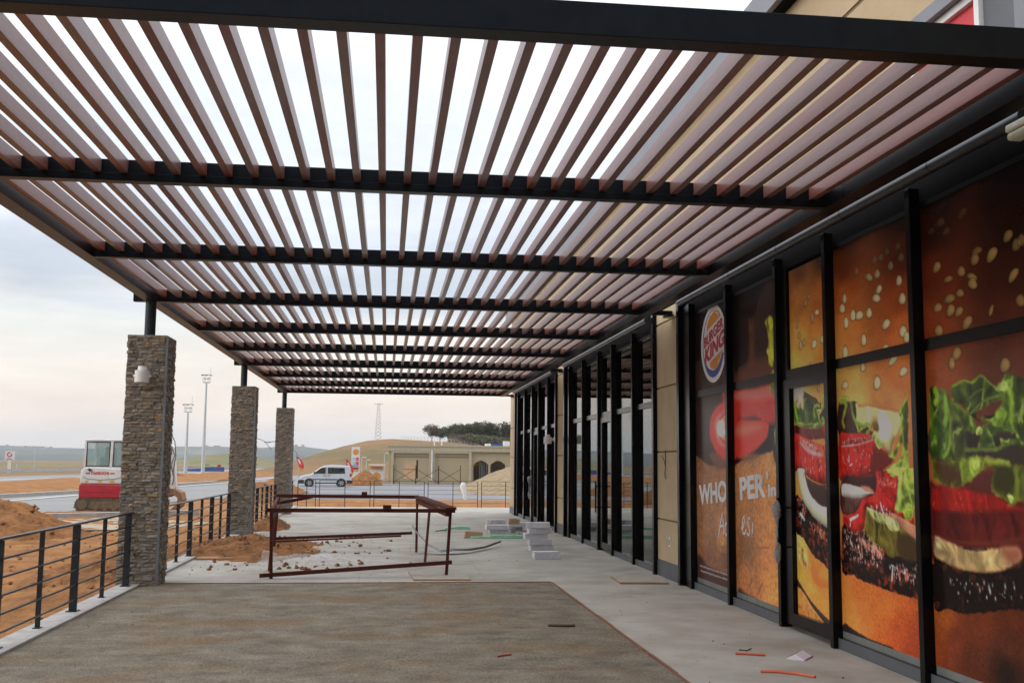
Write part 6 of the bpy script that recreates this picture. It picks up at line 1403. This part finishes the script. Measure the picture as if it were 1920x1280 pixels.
for k in range(22):
    x = rnd.choice([rnd.uniform(-10, 135), rnd.uniform(-10, 135), rnd.uniform(380, 580)]); Yh = 2250; y = np.interp(x, [0, 60, 120, 330, 420, 500, 560], [836, 837, 840, 838, 838, 840, 836])
    h = thing('far_house', 'tiny pale house on the skyline of the far hills', 'house', (at(x, Yh), Yh-20, zt(x, y+2.2, Yh)), rnd.uniform(-.3, .3), 'tiny houses along the far skyline') if hp is None else None
    if hp is None:
        MB().box(-3, 3, -3, 3, -4, 3).build('wall', 'house', h); MB().prism([(-3.4, 3.01), (3.4, 3.01), (0, 4.6)], 'y', -3.3, 3.3).build('roof', 'houseroof', h); hp = h
    else: dup(hp, (at(x, Yh), Yh-20, zt(x, y+2.2, Yh)), rnd.uniform(-.4, .4))

def tree(x, ytop, ybase, wpx, Y, kind, label, seed, bare=False):
    rnd = random.Random(seed); rs = np.random.RandomState(seed); zb = zt(x, ybase, Y); h = zt(x, ytop, Y)-zb; rad = wpx*.8/1979.2*Y
    t = thing({'a': 'evergreen_tree', 'b': 'broadleaf_tree', 'c': 'bare_winter_tree'}[kind], label, 'tree', (at(x, Y), Y, zb), rnd.uniform(0, 6), 'trees on the hill behind the beige building')
    s = MB(); top = h*.62; s.tube([(0, 0, -1.5), (.05*h*.3, 0, top*.5), (0, .04*h, top)], [.035*h, .026*h, .012*h], 8)
    clumps = []
    nb = 30 if not bare else 30
    for k in range(nb):
        a = rnd.uniform(0, 2*PI); u = rnd.random(); z = h*(.22+.68*u); rr = rad*rnd.uniform(.25, .85)*math.sin(PI*(.2+.72*(1-u)))**.6; e_ = Vector((math.cos(a)*rr, math.sin(a)*rr, z)); b = Vector((0, 0, min(top, z*.62)))
        s.tube([b, (b+e_)/2+Vector((0, 0, .05*h)), e_], [.012*h, .008*h, .003*h], 5); clumps.append((e_, rad*rnd.uniform(.26, .46)))
        if bare:
            for q in range(4): s.tube([e_*.9+b*.1, e_+Vector((rnd.uniform(-.3, .3)*rad, rnd.uniform(-.3, .3)*rad, rnd.uniform(.02, .22)*h))], [.004*h, .0015*h], 4)
    s.build('trunk', 'bark', t)
    s = MB(); nl = 150 if not bare else 46
    for c, r_ in clumps:
        g = rs.normal(size=(nl, 3)); g /= np.linalg.norm(g, axis=1)[:, None]; g *= (rs.rand(nl)**.45)[:, None]*r_; g[:, 2] *= .72
        for q in g:
            p = c+Vector(q); sz = rnd.uniform(.10, .24)*(h/5)**.5; a1 = Vector((rnd.uniform(-1, 1), rnd.uniform(-1, 1), rnd.uniform(-.6, .6))).normalized(); a2 = a1.cross(Vector((rnd.uniform(-1, 1), rnd.uniform(-1, 1), rnd.uniform(-1, 1)))).normalized()
            s.add([p-a1*sz, p+a2*sz*.6, p+a1*sz, p-a2*sz*.6], [(0, 1, 2, 3)])
    s.build('crown', 'leaf_'+kind, t, fix=False)
TR = [(808, 797, 822, 24, 'c', 'bare thin tree at the left end of the hilltop trees', True), (823, 799, 823, 26, 'a', 'round dark tree second from the left on the hilltop', False), (846, 797, 824, 32, 'a', 'broad dark evergreen tree with clear trunks on the hilltop', False),
      (872, 797, 828, 30, 'b', 'olive tree right of the broad dark evergreen', False), (893, 791, 832, 34, 'b', 'tall rounded olive tree in the middle of the wood', False), (868, 806, 832, 30, 'c', 'brown winter tree in front of the olive trees', True), (915, 794, 836, 34, 'b', 'olive tree right of the tall rounded one', False),
      (905, 806, 840, 34, 'c', 'reddish brown tree low on the wooded slope', False), (938, 790, 836, 32, 'c', 'bare crowned tree beside the restaurant corner', True), (930, 804, 842, 32, 'b', 'green tree low on the slope by the restaurant corner', False), (951, 796, 842, 30, 'a', 'dark tree half hidden by the restaurant corner', False), (948, 815, 845, 26, 'a', 'dark low bushy tree at the foot of the wood', False), (885, 812, 838, 26, 'c', 'low brown tree at the left edge of the slope', False)]
for k, (x, a, b, w, kd, l, br) in enumerate(TR): tree(x, a, b, w, 226+(k*7 % 13)-4*(a > 800), kd, l, 60+k, br)
def bush(name, label, Y, xa, xb, yt, mt, n, seed):
    rs = np.random.RandomState(seed); s = MB(); rnd = random.Random(seed)
    for k in range(n):
        x = rs.uniform(xa, xb); y0 = yt(x); c = Vector((at(x, Y), Y+rs.uniform(-6, 6), zt(x, y0+rs.uniform(0, 16), Y)))
        sz = rnd.uniform(.08, .2); a1 = Vector(rs.normal(size=3)).normalized(); a2 = a1.cross(Vector(rs.normal(size=3))).normalized(); s.add([c-a1*sz, c+a2*sz*.6, c+a1*sz, c-a2*sz*.6], [(0, 1, 2, 3)])
    return tag(s.build(name, mt, fix=False), label, 'undergrowth', kind='stuff')
bush('undergrowth', 'brown green undergrowth below the hilltop trees', 222, 838, 962, lambda x: 814+max(0, (x-850))*.08, 'leaf_c', 5200, 5); bush('undergrowth', 'dark undergrowth on the wooded slope', 220, 870, 962, lambda x: 813+max(0, (x-870))*.1, 'leaf_b', 5200, 6)
def hill_fence():
    t = thing('hill_fence', 'thin wire fence along the crest of the earth mound', 'fence', (at(790, 214), 214, 4)); pts = [(752, 826), (775, 826), (800, 827), (825, 829), (850, 832), (875, 837), (898, 842)]
    W_ = [Vector((at(x, 214-(x-752)*.06), 214-(x-752)*.06, zt(x, y, 214))) for x, y in pts]; s = MB()
    for a, b in zip(W_, W_[1:]):
        for u in (0, .25, .5, .75): p = a+(b-a)*u; s.tube([p-Vector((0, 0, .5)), p+Vector((0, 0, .8))], .03, 5)
    s.build('posts', 'lattice', t); s = MB()
    for zz in (.35, .55, .75): s.tube([p+Vector((0, 0, zz)) for p in W_], .010, 4)
    s.build('wires', 'lattice', t); rebase(t, t.location)
hill_fence()

# ------------------------------------------------------------------ haze: one closed box of thin air round everything
s = MB().box(-3400, 3400, -200, 2900, -2.2, 75); hz = s.build('haze', mat('haze_air', (1, 1, 1)))
m = hz.data.materials[0]; nt = m.node_tree
for n_ in list(nt.nodes):
    if n_.type != 'OUTPUT_MATERIAL': nt.nodes.remove(n_)
pv = nt.nodes.new('ShaderNodeVolumePrincipled'); pv.inputs['Density'].default_value = .00017; pv.inputs['Color'].default_value = (.86, .89, .95, 1); pv.inputs['Anisotropy'].default_value = .2
nt.links.new(pv.outputs[0], nt.nodes['Material Output'].inputs['Volume'])
hz['kind'] = 'stuff'; hz['label'] = 'thin grey haze in the air towards the far hills'; hz['category'] = 'haze'
